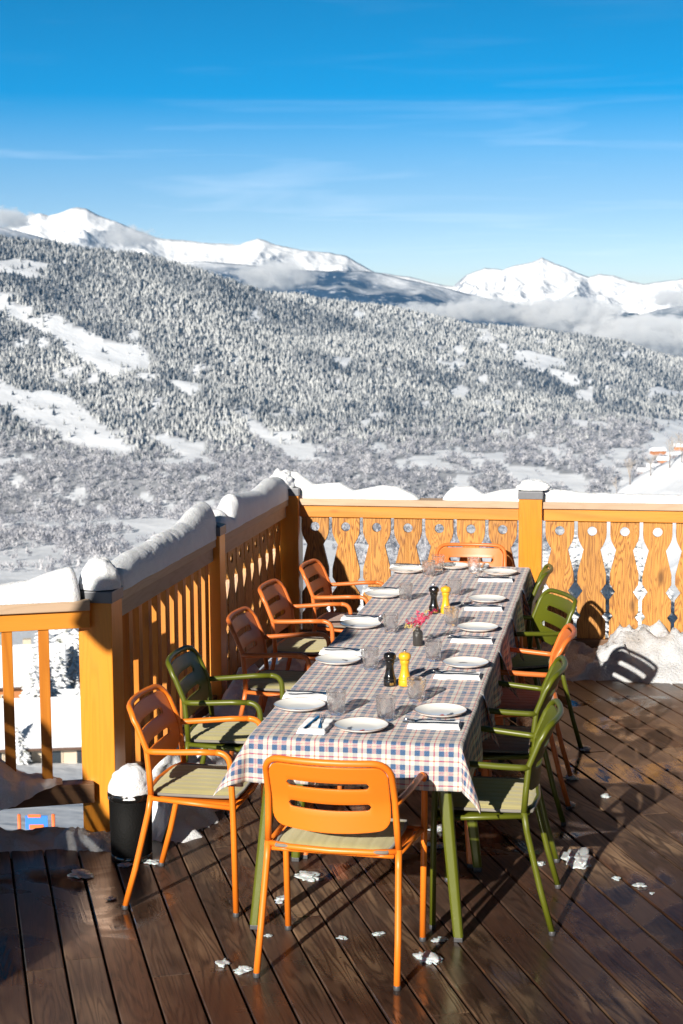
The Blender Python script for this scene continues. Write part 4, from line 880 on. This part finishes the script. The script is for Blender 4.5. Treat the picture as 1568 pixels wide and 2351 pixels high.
def cushion_proto(mat):
    b = MB(); n, m = 60, 40; P = []; Q = []
    def pt(x, y, up):
        # rounded square outline
        X = x*.212; Y = y*.19; k = (abs(x)**6+abs(y)**6); sh = 1-.10*max(0, abs(x)+abs(y)-1.55); X *= sh; Y *= sh
        ed = max(0, 1-max(abs(x), abs(y))**10); rib = -.0035*math.exp(-((((x+1)*4.0) % 1-.5)/.10)**2)
        z = (.013+.004*(1-x*x)*(1-y*y)+rib*min(1, ed*2))*ed if up else -.006*ed
        return (X, Y, z)
    b.grid([pt(-1+2*i/(n-1), -1+2*j/(m-1), True) for j in range(m) for i in range(n)], n, m)
    o1 = b.build('cushion_top', mat); b2 = MB(); b2.grid([pt(-1+2*i/11, 1-2*j/11, False) for j in range(12) for i in range(12)], 12, 12)
    r0 = empty('seat_cushion'); o1.parent = r0; o2 = b2.build('cushion_base', M_['cushe'], r0)
    # grey piping round the edge
    e = []; 
    for k in range(80):
        t = 2*PI*k/80; c, s = math.cos(t), math.sin(t); q = 1/max(abs(c), abs(s)); x, y = c*q, s*q; x, y, _ = pt(x*.995, y*.995, True); e.append((x, y, .002))
    b3 = MB(); b3.tube(e, .0065, 8, closed=True); b3.build('cushion_edge', M_['cushe'], r0); return r0
CP = {k: chair_proto(k) for k in ('orange', 'terra', 'green')}; CC = {'o': cushion_proto(M_['cush']), 'b': cushion_proto(M_['cushb'])}; used = set()
def place(proto, key, loc, rz, label, cat, group):
    o = proto if key not in used else copy_tree(proto); used.add(key); o.location = loc; o.rotation_euler = (0, 0, rz); return tag(o, label, cat, group)
chairs = [
 ('orange', 'o', -1.0, 5.59, -3.3, 'bright orange metal armchair seen from behind at the near end of the table', 'olive pad on the orange chair seen from behind'),
 ('orange', 'o', -1.684, 6.17, -90, 'orange armchair nearest the camera in the left row, beside the black basket', 'sunlit olive pad on the nearest orange chair of the left row'),
 ('green', 'o', -1.76, 6.97, -88, 'dark green armchair in the left row, between two orange ones', 'olive pad on the green chair of the left row'),
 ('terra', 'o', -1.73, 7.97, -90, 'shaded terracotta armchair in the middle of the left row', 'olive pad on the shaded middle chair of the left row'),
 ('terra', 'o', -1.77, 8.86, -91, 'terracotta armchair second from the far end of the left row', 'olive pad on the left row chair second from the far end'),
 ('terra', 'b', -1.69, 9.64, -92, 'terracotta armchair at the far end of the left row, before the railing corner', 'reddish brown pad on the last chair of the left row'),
 ('green', 'o', -.50, 6.17, 90, 'olive green armchair nearest the camera in the right row', 'half sunlit olive pad on the nearest green chair of the right row'),
 ('green', 'b', -.515, 7.0, 89, 'second olive green armchair of the right row, just behind the nearest', 'dark pad on the second green chair of the right row'),
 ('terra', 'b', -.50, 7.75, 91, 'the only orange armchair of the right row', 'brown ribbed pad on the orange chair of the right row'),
 ('green', 'o', -.55, 8.68, 114, 'olive green armchair turned towards the camera in the right row, both back slots showing', 'grey-green pad on the turned green chair of the right row'),
 ('green', 'o', -.70, 9.66, 90, 'green armchair pushed in at the far end of the right row, against the railing post', 'pad on the pushed-in chair at the far end of the right row'),
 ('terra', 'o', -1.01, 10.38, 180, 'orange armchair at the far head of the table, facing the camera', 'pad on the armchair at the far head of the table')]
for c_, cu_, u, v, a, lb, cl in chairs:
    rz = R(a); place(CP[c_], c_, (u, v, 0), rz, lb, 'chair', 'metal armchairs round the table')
    place(CC[cu_], 'c'+cu_, (u-math.sin(rz)*.015, v+math.cos(rz)*.015, .462), rz, cl, 'cushion', 'seat pads on the armchairs')

# ------------------------------------------------------------------ tables and cloths
TH_ = .757; seams = [5.78, 6.60, 7.46, 8.31, 9.17, 9.95]; U0, U1 = -1.385, -.588
tnames = ['nearest green table, its tapered legs framing the front chair', 'second table from the camera under the checked cloths', 'middle table of the row under the vase', 'fourth table from the camera under the checked cloths', 'farthest table of the row, before the far chair']
for k in range(5):
    a, b_ = seams[k]+.012, seams[k+1]-.008; mt = M_['green'] if k in (0, 3) else M_['terra']
    t = empty('dining_table', ((U0+U1)/2, (a+b_)/2, 0), 0, tnames[k], 'table', 'tables pushed together in a row'); w2 = (U1-U0)/2-.006; d2 = (b_-a)/2
    q = MB(); q.box((0, 0, TH_-.012), (2*w2, 2*d2, .02)); q.build('table_top', mt, t, bevel=.006)
    q = MB()
    for sy in (-1, 1): q.box((0, sy*(d2-.05), TH_-.045), (2*w2-.08, .03, .045))
    for sx in (-1, 1): q.box((sx*(w2-.05), 0, TH_-.045), (.03, 2*d2-.13, .045))
    q.build('apron', mt, t, bevel=.004)
    for sx in (-1, 1):
        for sy in (-1, 1):
            sp_ = .0 if k == 0 else -.03; x1, y1 = sx*(w2+.0+sp_), sy*(d2-.01); x0, y0 = sx*(w2-.075), sy*(d2-.075); P = []; q = MB()
            for z, x_, y_, h in ((.018, x1, y1, .019), (TH_-.03, x0, y0, .027)):
                for dx, dy in ((-1, -.6), (-.6, -1), (.6, -1), (1, -.6), (1, .6), (.6, 1), (-.6, 1), (-1, .6)): P.append((x_+dx*h, y_+dy*h, z))
            q.add(P, [(i, (i+1) % 8, 8+(i+1) % 8, 8+i) for i in range(8)]+[tuple(range(7, -1, -1))]); lg = q.build('leg', mt, t, bevel=.003)
            q = MB(); q.box((x1, y1, .010), (.034, .034, .02)); q.build('foot_cap', M_['rubber'], lg, bevel=.003)
def tablecloth(k, label):
    z0 = TH_+.0035+.0016*k; va = seams[k]-(.0 if k == 0 else .0); vb = seams[k+1]+(.05 if k < 4 else 0); side = .20; fo = .172 if k == 0 else 0; bo = .18 if k == 4 else 0
    W = U1-U0; us = np.linspace(-side, W+side, 96); nvv = int((vb-va+fo+bo)/.0125); vs = np.linspace(-fo, vb-va+bo, nvv); P = []; BC = []; sd = k*3.7
    for q in vs.tolist():
        for p in us.tolist():
            a = p if p < 0 else (p-W if p > W else 0); b_ = q if q < 0 else (q-(vb-va) if q > vb-va else 0); sa = int(a > 0)-int(a < 0); sb = int(b_ > 0)-int(b_ < 0); A, B = abs(a), abs(b_)
            x = U0+min(max(p, 0), W); y = va+min(max(q, 0), vb-va); z = z0
            rp = .0028*mn.noise(Vector((p*7, q*9, sd)))+.0022*mn.noise(Vector((p*19, q*15, sd+3)))
            if A == 0 and B == 0: z += rp+.0028
            elif A == 0 or B == 0:
                o = A+B; r0 = .012; dz = o-r0*.4 if o > r0 else o*o/(2*r0)
                s_ = q if B == 0 else p; wv = math.sin(s_*(15 if B == 0 else 11)+sd)*.5+math.sin(s_*31+sd*2)*.25+mn.noise(Vector((s_*6, sd, o*3)))*.8
                out = min(o, r0)*.7+o*.10+wv*o*.10
                if k > 0 and B == 0: # near corner swings out and hangs lower
                    e = math.exp(-(q/.10)**2); out += e*o*.32; dz += e*o*.18; y -= e*o*.10
                x += sa*out if B == 0 else 0; y += sb*out if A == 0 else 0; z -= max(dz, 0)
            else:
                r = math.hypot(A, B); th = math.atan2(B, A); tl = R(30 if sa < 0 else 17)*math.sin(2*th)+.10; fl = math.sin(4*th)*.14
                dirx, diry = math.cos(th*.6+.31), math.sin(th*.6+.31); o = r*math.sin(tl)
                x += sa*(o*dirx+fl*r*.3+.004); y += sb*(o*diry-fl*r*.3+.004); z -= r*math.cos(tl)*.97
            P.append((x, y, z)); BC.append((U0+p+.098, (q+.019) if k == 0 else (q-.012+.045*.62+.0), 0))
    b = MB(); b.grid(P, len(us), nvv, bc=BC); o = b.build('tablecloth', M_['plaid']); s_ = o.modifiers.new('solid', 'SOLIDIFY'); s_.thickness = .0008; s_.offset = 1
    tag(o, label, 'tablecloth', 'checked cloths on the tables')
for k, lb in enumerate(['checked cloth on the nearest table, hanging down in front with pointed corners', 'checked cloth on the second table, under the near pair of pepper mills', 'checked cloth on the middle table, under the flower vase', 'checked cloth on the fourth table, under the far pair of mills', 'checked cloth on the farthest table']): tablecloth(k, lb)
def ztop(v): return TH_+.0035+.0016*sum(v > s for s in seams[1:5])+.0042

# ------------------------------------------------------------------ tableware
def plate_proto():
    r0 = empty('plate'); b = MB()
    b.lathe([(.0005, .0065), (.05, .0065), (.066, .009), (.090, .0165), (.1030, .0215), (.1050, .0225), (.1050, .0205), (.092, .0128), (.068, .0045), (.056, .001), (.050, .0), (.0005, .001)], seg=48); b.build('dish', M_['china'], r0)
    b = MB(); b.lathe([(.1028, .0220), (.1040, .0232), (.1056, .0226), (.1056, .0216)], seg=48); b.build('rim_line', M_['rim'], r0); return r0
PLT = plate_proto()
plates = [(-1.281, 6.216, 'on the left nearest the camera', 'g'), (-.711, 6.21, 'on the right nearest the camera, by the near green chair', 'ry'), (-1.278, 7.074, 'second on the left side, by the near mills', 'o'), (-.699, 7.097, 'second on the right side', 'o'),
 (-1.311, 7.908, 'third on the left side, half in blue shade', 'b'), (-.721, 7.915, 'third on the right side', 'r'), (-1.325, 8.782, 'fourth on the left side', 'r'), (-.743, 8.716, 'fourth on the right side, by the turned green chair', ''), (-1.31, 9.63, 'fifth on the left side, at the far end', ''), (-.742, 9.63, 'fifth on the right side, at the far end', ''),
 (-.984, 5.935, 'at the near head of the table, with a small red motif', 'r'), (-1.047, 9.83, 'at the far head of the table, before the orange chair', 'b')]
MC = {'r': (.6, .03, .05), 'o': (.75, .30, .05), 'y': (.8, .5, .05), 'g': (.12, .13, .16), 'b': (.06, .09, .2)}
for i, (u, v, lb, mo) in enumerate(plates):
    pl = place(PLT, 'plate', (u, v, ztop(v)), i*1.1, 'white plate '+lb, 'plate', 'white plates laid on the table')
    if mo:
        b = MB(); j = 0
        for c_ in mo:
            pass
        # little printed motif towards the camera side of the dish
        a = -PI/2-i*1.1+.2; cx_, cy_ = .045*math.cos(a), .045*math.sin(a); n = 14
        for t_, (ox, oy, rr) in enumerate([(0, 0, .014), (.014, .006, .009), (-.013, .005, .008)]):
            vs = [(cx_+ox+rr*math.cos(2*PI*k/n)*(1+.25*math.sin(3*k)), cy_+oy+.6*rr*math.sin(2*PI*k/n), .0072) for k in range(n)]; b.add(vs, [tuple(range(n))])
        b.build('motif', simple('plate_print', MC[mo[0]], .3), pl)
def tumbler():
    r0 = empty('tumbler'); b = MB(); seg = 40; outer = [(.0005, 0), (.026, 0), (.0305, .003), (.0325, .01), (.0345, .03), (.0372, .06), (.0400, .093), (.0392, .0955), (.0380, .093), (.0352, .06), (.0322, .03), (.0295, .016), (.024, .013), (.0005, .012)]
    prof_ = []
    for i in range(len(outer)-1):
        (r1, z1), (r2, z2) = outer[i], outer[i+1]; m = max(1, int(math.hypot(r2-r1, z2-z1)/.004))
        for q in range(m): t = q/m; prof_.append((r1+(r2-r1)*t, z1+(z2-z1)*t))
    prof_.append(outer[-1]); n = len(prof_); vs = []
    for i, (r, z) in enumerate(prof_):
        for k in range(seg):
            a = 2*PI*k/seg; p = Vector((r*math.cos(a), r*math.sin(a), z)); amp = .0011 if (z > .004 and r > .029) else 0
            nz = mn.noise(p*150)*amp+mn.noise(p*70)*amp; vs.append((p.x*(1+nz/max(r, .01)), p.y*(1+nz/max(r, .01)), p.z))
    b.add(vs, [(i*seg+k, i*seg+(k+1) % seg, (i+1)*seg+(k+1) % seg, (i+1)*seg+k) for i in range(n-1) for k in range(seg)], smooth=True); b.build('bowl', M_['glass'], r0)
    o = kids(r0)[0]; me = o.data; bpy.data.objects.remove(o); bpy.data.objects.remove(r0); o = bpy.data.objects.new('tumbler', me); col.objects.link(o); return o
TUM = tumbler()
for i, (u, v, lb) in enumerate([(-1.121, 6.157, 'beside the nearest left plate'), (-.912, 6.092, 'behind the front head plate, middle of the near end'), (-.834, 6.42, 'in front of the yellow near mill'), (-1.111, 6.967, 'left of the near black mill'), (-.856, 7.188, 'right of the vase, before the second right plate'), (-1.141, 7.795, 'left of the flower vase'),
    (-.863, 8.017, 'in front of the far yellow mill'), (-1.188, 8.681, 'beside the fourth left plate'), (-.936, 8.87, 'behind the far pair of mills'), (-1.161, 9.50, 'near the far left corner plate'), (-1.129, 9.73, 'at the far left, overlapping the other tumbler'), (-.904, 9.66, 'before the far orange chair, at its right side')]):
    place(TUM, 'tumbler', (u, v, ztop(v)), i*.9, 'hammered clear glass tumbler '+lb, 'glass', 'hammered tumblers on the table')
def napkin_mesh():
    b = MB(); P = []; n, m = 40, 18; hx, hy = .049, .102
    for lay in range(3):
        z0 = lay*.0058; sh = lay*.003; P = []
        for j in range(n):
            for i in range(m):
                t = 2*PI*i/(m-1); y = -1+2*j/(n-1); cx_, sz = math.cos(t), math.sin(t); e = 1-.02*abs(y)**8
                wv = .0012*math.sin(y*7+lay)+.0010*mn.noise(Vector((y*3, lay, cx_)))
                x = math.copysign(abs(cx_)**.25, cx_)*(hx-sh*.6)*e; z = z0+.0031+math.copysign(abs(sz)**.6, sz)*.0030
                P.append((x+wv*1.5, y*(hy-sh), max(z+wv*(.5+lay*.3), .0002)))
        b.grid(P, m, n)
        for yy in (-1, 1): # close the ends
            c0 = len(b.v); row = [P[(0 if yy < 0 else n-1)*m+i] for i in range(m-1)]; b.add(row, [tuple(range(m-1))], smooth=False)
    return b
NAP = napkin_mesh().build('napkin', M_['linen'])
def fork_mesh():
    b = MB()
    def strip(rows_, th=.0016):
        P = []
        for y, w_, z in rows_:
            for s, dz in ((-1, 0), (0, th), (1, 0)): P.append((s*w_, y, z+dz))
        n = len(rows_); b.grid(P, 3, n); b.grid([(p[0], p[1], p[2]-.0012) for p in P], 3, n)
    strip([(-.098, .002, .004), (-.094, .0055, .003), (-.07, .006, .002), (-.02, .0035, .004), (.02, .0028, .007), (.035, .006, .006), (.048, .0115, .003), (.056, .0125, .002)])
    for k in range(4):
        x = -.0102+k*.0068; b.tube([(x, .054, .002), (x, .07, .003), (x*.95, .085, .006), (x*.92, .096, .010)], lambda t: .0017*(1-.45*t), 6)
    return b
def knife_mesh():
    b = MB(); P = []
    for y, a_, c_, z in [(-.105, -.003, .003, .003), (-.10, -.007, .007, .0035), (-.05, -.006, .006, .004), (-.0, -.005, .005, .004), (.01, -.004, .005, .003), (.02, -.005, .009, .003), (.06, -.005, .010, .0025), (.09, -.005, .008, .0025), (.105, -.004, .002, .0025), (.108, -.003, -.001, .0025)]:
        P += [(a_, y, z), ((a_+c_)/2, y, z+.0022), (c_, y, z)]
    b.grid(P, 3, 10); b.grid([(p[0], p[1], p[2]-.0018) for p in P], 3, 10); return b
FRK = fork_mesh().build('fork', M_['steel']); KNF = knife_mesh().build('knife', M_['steel'])
# napkin positions: (u, v, heading of the diner, label)
naps = [(-.713, 6.02, 90, 'right of the table nearest the camera'), (-.71, 6.865, 90, 'second on the right side'), (-.72, 7.635, 90, 'third on the right side'), (-.74, 8.48, 90, 'fourth on the right side'), (-.75, 9.40, 90, 'last on the right side'),
 (-1.285, 6.41, -90, 'first on the left side'), (-1.295, 7.28, -90, 'second on the left side'), (-1.34, 8.10, -90, 'third on the left side'), (-1.35, 8.95, -90, 'fourth on the left side'), (-1.335, 9.81, -90, 'last on the left side'), (-1.16, 5.93, -4, 'left of the front head plate'), (-.885, 9.86, 178, 'beside the far head plate')]
for i, (u, v, a, lb) in enumerate(naps):
    rz = R(a+rnd.uniform(-3, 3)); z = ztop(v)
    o = place(NAP, 'nap', (u, v, z), rz, 'folded white linen napkin, '+lb, 'napkin', 'folded napkins on the table')
    if a in (-4, 178): o.scale = (1.15, .9, 1)
    ex = Vector((math.cos(rz), math.sin(rz), 0)); ey = Vector((-math.sin(rz), math.cos(rz), 0)); fo_ = Vector((u, v, z+.0185))
    p = fo_+ex*.016+ey*.02; place(FRK, 'fork', p, rz+R(rnd.uniform(2, 9)), 'steel fork lying on the napkin, '+lb, 'fork', 'forks on the napkins')
    p = fo_-ex*.018+ey*.012; place(KNF, 'knife', p, rz+R(rnd.uniform(-4, 3)), 'steel knife lying on the napkin, '+lb, 'knife', 'knives on the napkins')
mp_ = [(.0005, 0), (.0255, 0), (.0272, .002), (.0272, .022), (.0262, .024), (.0262, .028), (.0275, .030), (.0270, .034), (.0245, .037), (.0215, .048), (.0180, .066), (.0162, .082), (.0172, .092), (.0200, .098), (.0212, .100), (.0200, .103), (.0215, .106), (.0210, .109), (.0185, .111)]
mh_ = [(.018, .111), (.0225, .113), (.0262, .119), (.0272, .126), (.0262, .134), (.0225, .140), (.0140, .1435), (.0005, .1445)]
for i, (u, v, c_, lb) in enumerate([(-.981, 6.672, 'black', 'black pepper mill of the near pair'), (-.918, 6.681, 'yellow', 'yellow salt mill of the near pair'), (-.99, 8.334, 'black', 'black pepper mill of the far pair, behind the flowers'), (-.928, 8.342, 'yellow', 'yellow salt mill of the far pair, behind the flowers')]):
    t = empty('spice_mill', (u, v, ztop(v)), .3*i, lb, 'mill', 'turned wooden mills on the table'); b = MB(); b.lathe(mp_, seg=36); bo_ = b.build('body', M_[c_], t); b = MB(); b.lathe(mh_, seg=36); b.build('head', M_[c_], t)
    b = MB(); b.lathe([(.0035, .1435), (.0035, .146), (.0065, .149), (.0068, .153), (.0045, .157), (.0005, .158)], seg=18); b.build('knob', M_['steel'], t)
    if c_ == 'black':
        b = MB(); P = []
        for z in (.006, .017):
            for k in range(5): a = -PI/2+.45-.3*i+.16*(k-2); P.append((.0276*math.cos(a), .0276*math.sin(a), z))
        b.grid(P, 5, 2); b.build('badge', M_['gold'], bo_)
vz = ztop(7.5); b = MB(); b.lathe([(.0005, .002), (.0215, 0), (.0240, .003), (.0242, .06), (.0235, .066), (.018, .074), (.0115, .078), (.0108, .088), (.0125, .092), (.0095, .092), (.009, .08), (.018, .070), (.0215, .06), (.0215, .006), (.0005, .005)], seg=36)
vs_ = b.build('vase', M_['vase']); vs_.location = (-.968, 7.503, vz); tag(vs_, 'small smoked glass bottle vase with textured sides in the middle of the table', 'vase')
fl = empty('flower_sprig', (-.968, 7.503, vz), 0, 'dried magenta and pink flowers with straw coloured grass in the bottle vase', 'flowers'); fr3 = random.Random(5)
M_['stem'] = simple('dry_stem', (.35, .25, .10), .8); M_['mag'] = simple('magenta_bloom', (.42, .004, .06), .7); M_['pink'] = simple('pink_bloom', (.66, .03, .12), .7); M_['straw'] = simple('straw_grass', (.55, .42, .14), .8)
for i, (dx, dy, h, m, n) in enumerate([(.085, .01, .085, 'mag', 46), (.065, .0, .075, 'mag', 36), (.02, .0, .065, 'pink', 46), (.0, .01, .075, 'pink', 40), (-.02, -.01, .05, 'mag', 30), (-.055, .0, .035, 'mag', 26), (-.06, -.01, .012, 'straw', 34), (.045, .02, .085, 'straw', 26), (.012, -.012, .03, 'mag', 26), (.035, -.01, .045, 'pink', 30)]):
    e = Vector((dx, dy, .088+h)); a0 = Vector((0, 0, .05)); mid = Vector((dx*.25, dy*.25, .088+h*.45)); path = [a0*(1-t)**2+mid*2*t*(1-t)+e*t*t for t in [k/8 for k in range(9)]]
    b = MB(); b.tube(path, .0008, 5); b.build('stem', M_['stem'], fl); b = MB()
    for k in range(n):
        t = fr3.uniform(.5, 1.02); q = a0*(1-t)**2+mid*2*t*(1-t)+e*t*t+Vector([fr3.gauss(0, .0050) for _ in range(3)]); s = fr3.uniform(.0025, .0052); dv = Vector([fr3.gauss(0, 1) for _ in range(3)]).normalized(); sd = dv.orthogonal().normalized(); u2 = dv.cross(sd)
        b.add([q-dv*s, q+sd*s*.7, q+u2*s*.7, q-sd*s*.7, q-u2*s*.7, q+dv*s*1.5], [(0, 2, 1), (0, 3, 2), (0, 4, 3), (0, 1, 4), (5, 1, 2), (5, 2, 3), (5, 3, 4), (5, 4, 1)])
    b.build('blossom', M_[m], fl)

# ------------------------------------------------------------------ black basket with snow
bk = empty('waste_basket', (-2.09, 6.50, 0), 0, 'black wire mesh waste basket at the foot of the big corner post', 'basket')
def mesh_mat():
    t = NT('black_wire_mesh'); at = t.n('Attribute', attribute_name='bc'); vo = t.n('TexVoronoi', Scale=150.); t.l(at.outputs['Vector'], vo.inputs['Vector']); t.set(Base_Color=(.003, .003, .003), Roughness=.7, Specular_IOR_Level=.15); t.bump(vo.outputs['Distance'], .5, .002); return t.m
b = MB(); b.lathe([(.0005, .01), (.082, .01), (.088, .02), (.094, .292), (.091, .292), (.085, .03), (.0005, .02)], seg=36); b.build('body', mesh_mat(), bk)
b = MB(); b.lathe([(.092, .272), (.098, .275), (.099, .302), (.095, .306), (.090, .302)], seg=36); b.build('rim', M_['black'], bk); b = MB(); b.lathe([(.088, .0), (.0905, .004), (.0905, .028), (.087, .032)], seg=36); b.build('base_rim', M_['black'], bk)
sb = mound('snow_mound', (-2.09, 6.50, .292), (.098, .098), .13, 21, 'rounded white snow mound heaped on the black basket', lump=.055)
# unseen sunshade and leafless tree, added to shade a left chair and the boards
pr_ = empty('parasol_shade_caster', (-3.15, 3.2, 0), 0, 'added shade caster shaped like a folded cream sunshade, unseen beyond the left edge', 'parasol_shade_caster')
b = MB(); b.tube([(0, 0, 0), (0, 0, 2.35), (.24, 0, 2.6)], .02, 10); b.build('pole', M_['slat'], pr_)
b = MB(); b.tube([(-.16, 0, 2.42), (-.05, 0, 2.55), (.2, 0, 2.64), (.45, 0, 2.66), (.62, 0, 2.62)], lambda t: .05+.13*math.sin(PI*min(1, t*.9+.08)), 14); b.build('canopy', M_['linen'], pr_)
tb = empty('bare_tree', (-1.5, -7.4, -4), 0, 'added tall leafless tree behind the viewer, unseen, shading the open boards', 'tree'); b = MB(); b.tube([(0, 0, 0), (.1, 0, 4), (0, .1, 8), (-.3, 0, 11.5)], lambda t: .2*(1-t)+.04, 8); b.build('trunk', M_['bark'], tb); rs_ = random.Random(3); b = MB()  # made-up tree, limbs reach left to shade the boards
def limb(p, dv, l, r, lev):
    q = p+dv*l; b.tube([p, (p+q)/2+Vector((rs_.uniform(-.08, .08), 0, rs_.uniform(-.05, .1)))*l, q], lambda t: r*(1-.45*t), 5, caps=False)
    if lev < 4:
        for k in range(3): limb(p+dv*l*rs_.uniform(.4, 1), (dv+Vector((rs_.uniform(-.7, .7), rs_.uniform(-.5, .5), rs_.uniform(-.6, .6)))).normalized(), l*rs_.uniform(.45, .7), r*.55, lev+1)
for z_, dx_, dz_, l_ in ((9.2, -1, .12, 1.5), (9.9, -1, .35, 1.3), (10.4, -.8, .6, 1.2), (8.7, -1, -.15, 1.1), (10.9, -.5, .9, 1.0)): limb(Vector((0, 0, z_)), Vector((dx_, rs_.uniform(-.3, .3), dz_)).normalized(), l_, .07, 0)
b.build('branches', M_['bark'], tb)
rb = empty('light_blocking_front', (2.7, -4.1, 0), 0, 'added dark timber front beside and behind the viewer, unseen, blocking fill light', 'light_blocker')  # unseen dark walls added to block sky and snow fill
for c_, sz in (((.1, 5.9, 1.9), (.2, 13.6, 3.8)), ((-1.55, -.1, 1.9), (3.1, .2, 3.8))): b = MB(); b.box(c_, sz, axis=1 if sz[1] > sz[0] else 0); b.build('wall', M_['darkwall'], rb)
b = MB(); b.box((-.2, 5.4, 3.88), (.9, 14.0, .14)); b.build('eaves', M_['chdark'], rb)
for v_ in (1.6, 4.0, 6.4, 8.8):
    b = MB(); b.box((-.03, v_, 1.6), (.06, 1.3, 1.5)); w_ = b.build('window', M_['beam'], rb, bevel=.01); b = MB(); b.box((-.07, v_, 1.6), (.04, 1.1, 1.3)); b.build('pane', M_['chglass'], w_)
# ------------------------------------------------------------------ added unseen caster, outline shaped to throw the shade on the near left railing
scn = empty('slatted_shade_caster', (-2.68, 3.2, 0), 0, 'added slatted shade caster with sloped top, unseen beyond the left edge', 'shade_caster')
poly = [(-1.2, 0), (0, 0), (0, 1.22), (-.28, 1.40), (-.585, 1.60), (-.80, 2.0), (-.92, 2.08), (-1.2, 2.25)]
def band(t0, t1, name):
    top = poly[2:]; b = MB(); P = []
    for x, z in top: P += [(x, 0, max(z-t1, 0)), (x, 0, z-t0), (x, .03, max(z-t1, 0)), (x, .03, z-t0)]
    n = len(top); fs = []
    for i in range(n-1):
        a, c = i*4, (i+1)*4; fs += [(a, c, c+1, a+1), (a+2, a+3, c+3, c+2), (a+1, c+1, c+3, a+3), (a, a+2, c+2, c)]
    fs += [(0, 1, 3, 2), (n*4-4, n*4-2, n*4-1, n*4-3)]; b.add(P, fs); return b.build(name, M_['slat'], scn)
band(0, .118, 'slat'); band(.134, .222, 'slat'); band(.236, 3, 'panel')
b = MB(); b.box((-.9, .05, .7), (.05, .05, 1.4)); b.build('brace', M_['slat'], scn)

# keep the haze box snug: fit it now that everything inside stands
hzo.scale = (5400, 4960, 700); cen = Vector((-math.sin(PHI), math.cos(PHI), 0))*(4960/2-400); hzo.location = (cen.x, cen.y, 700/2-400)
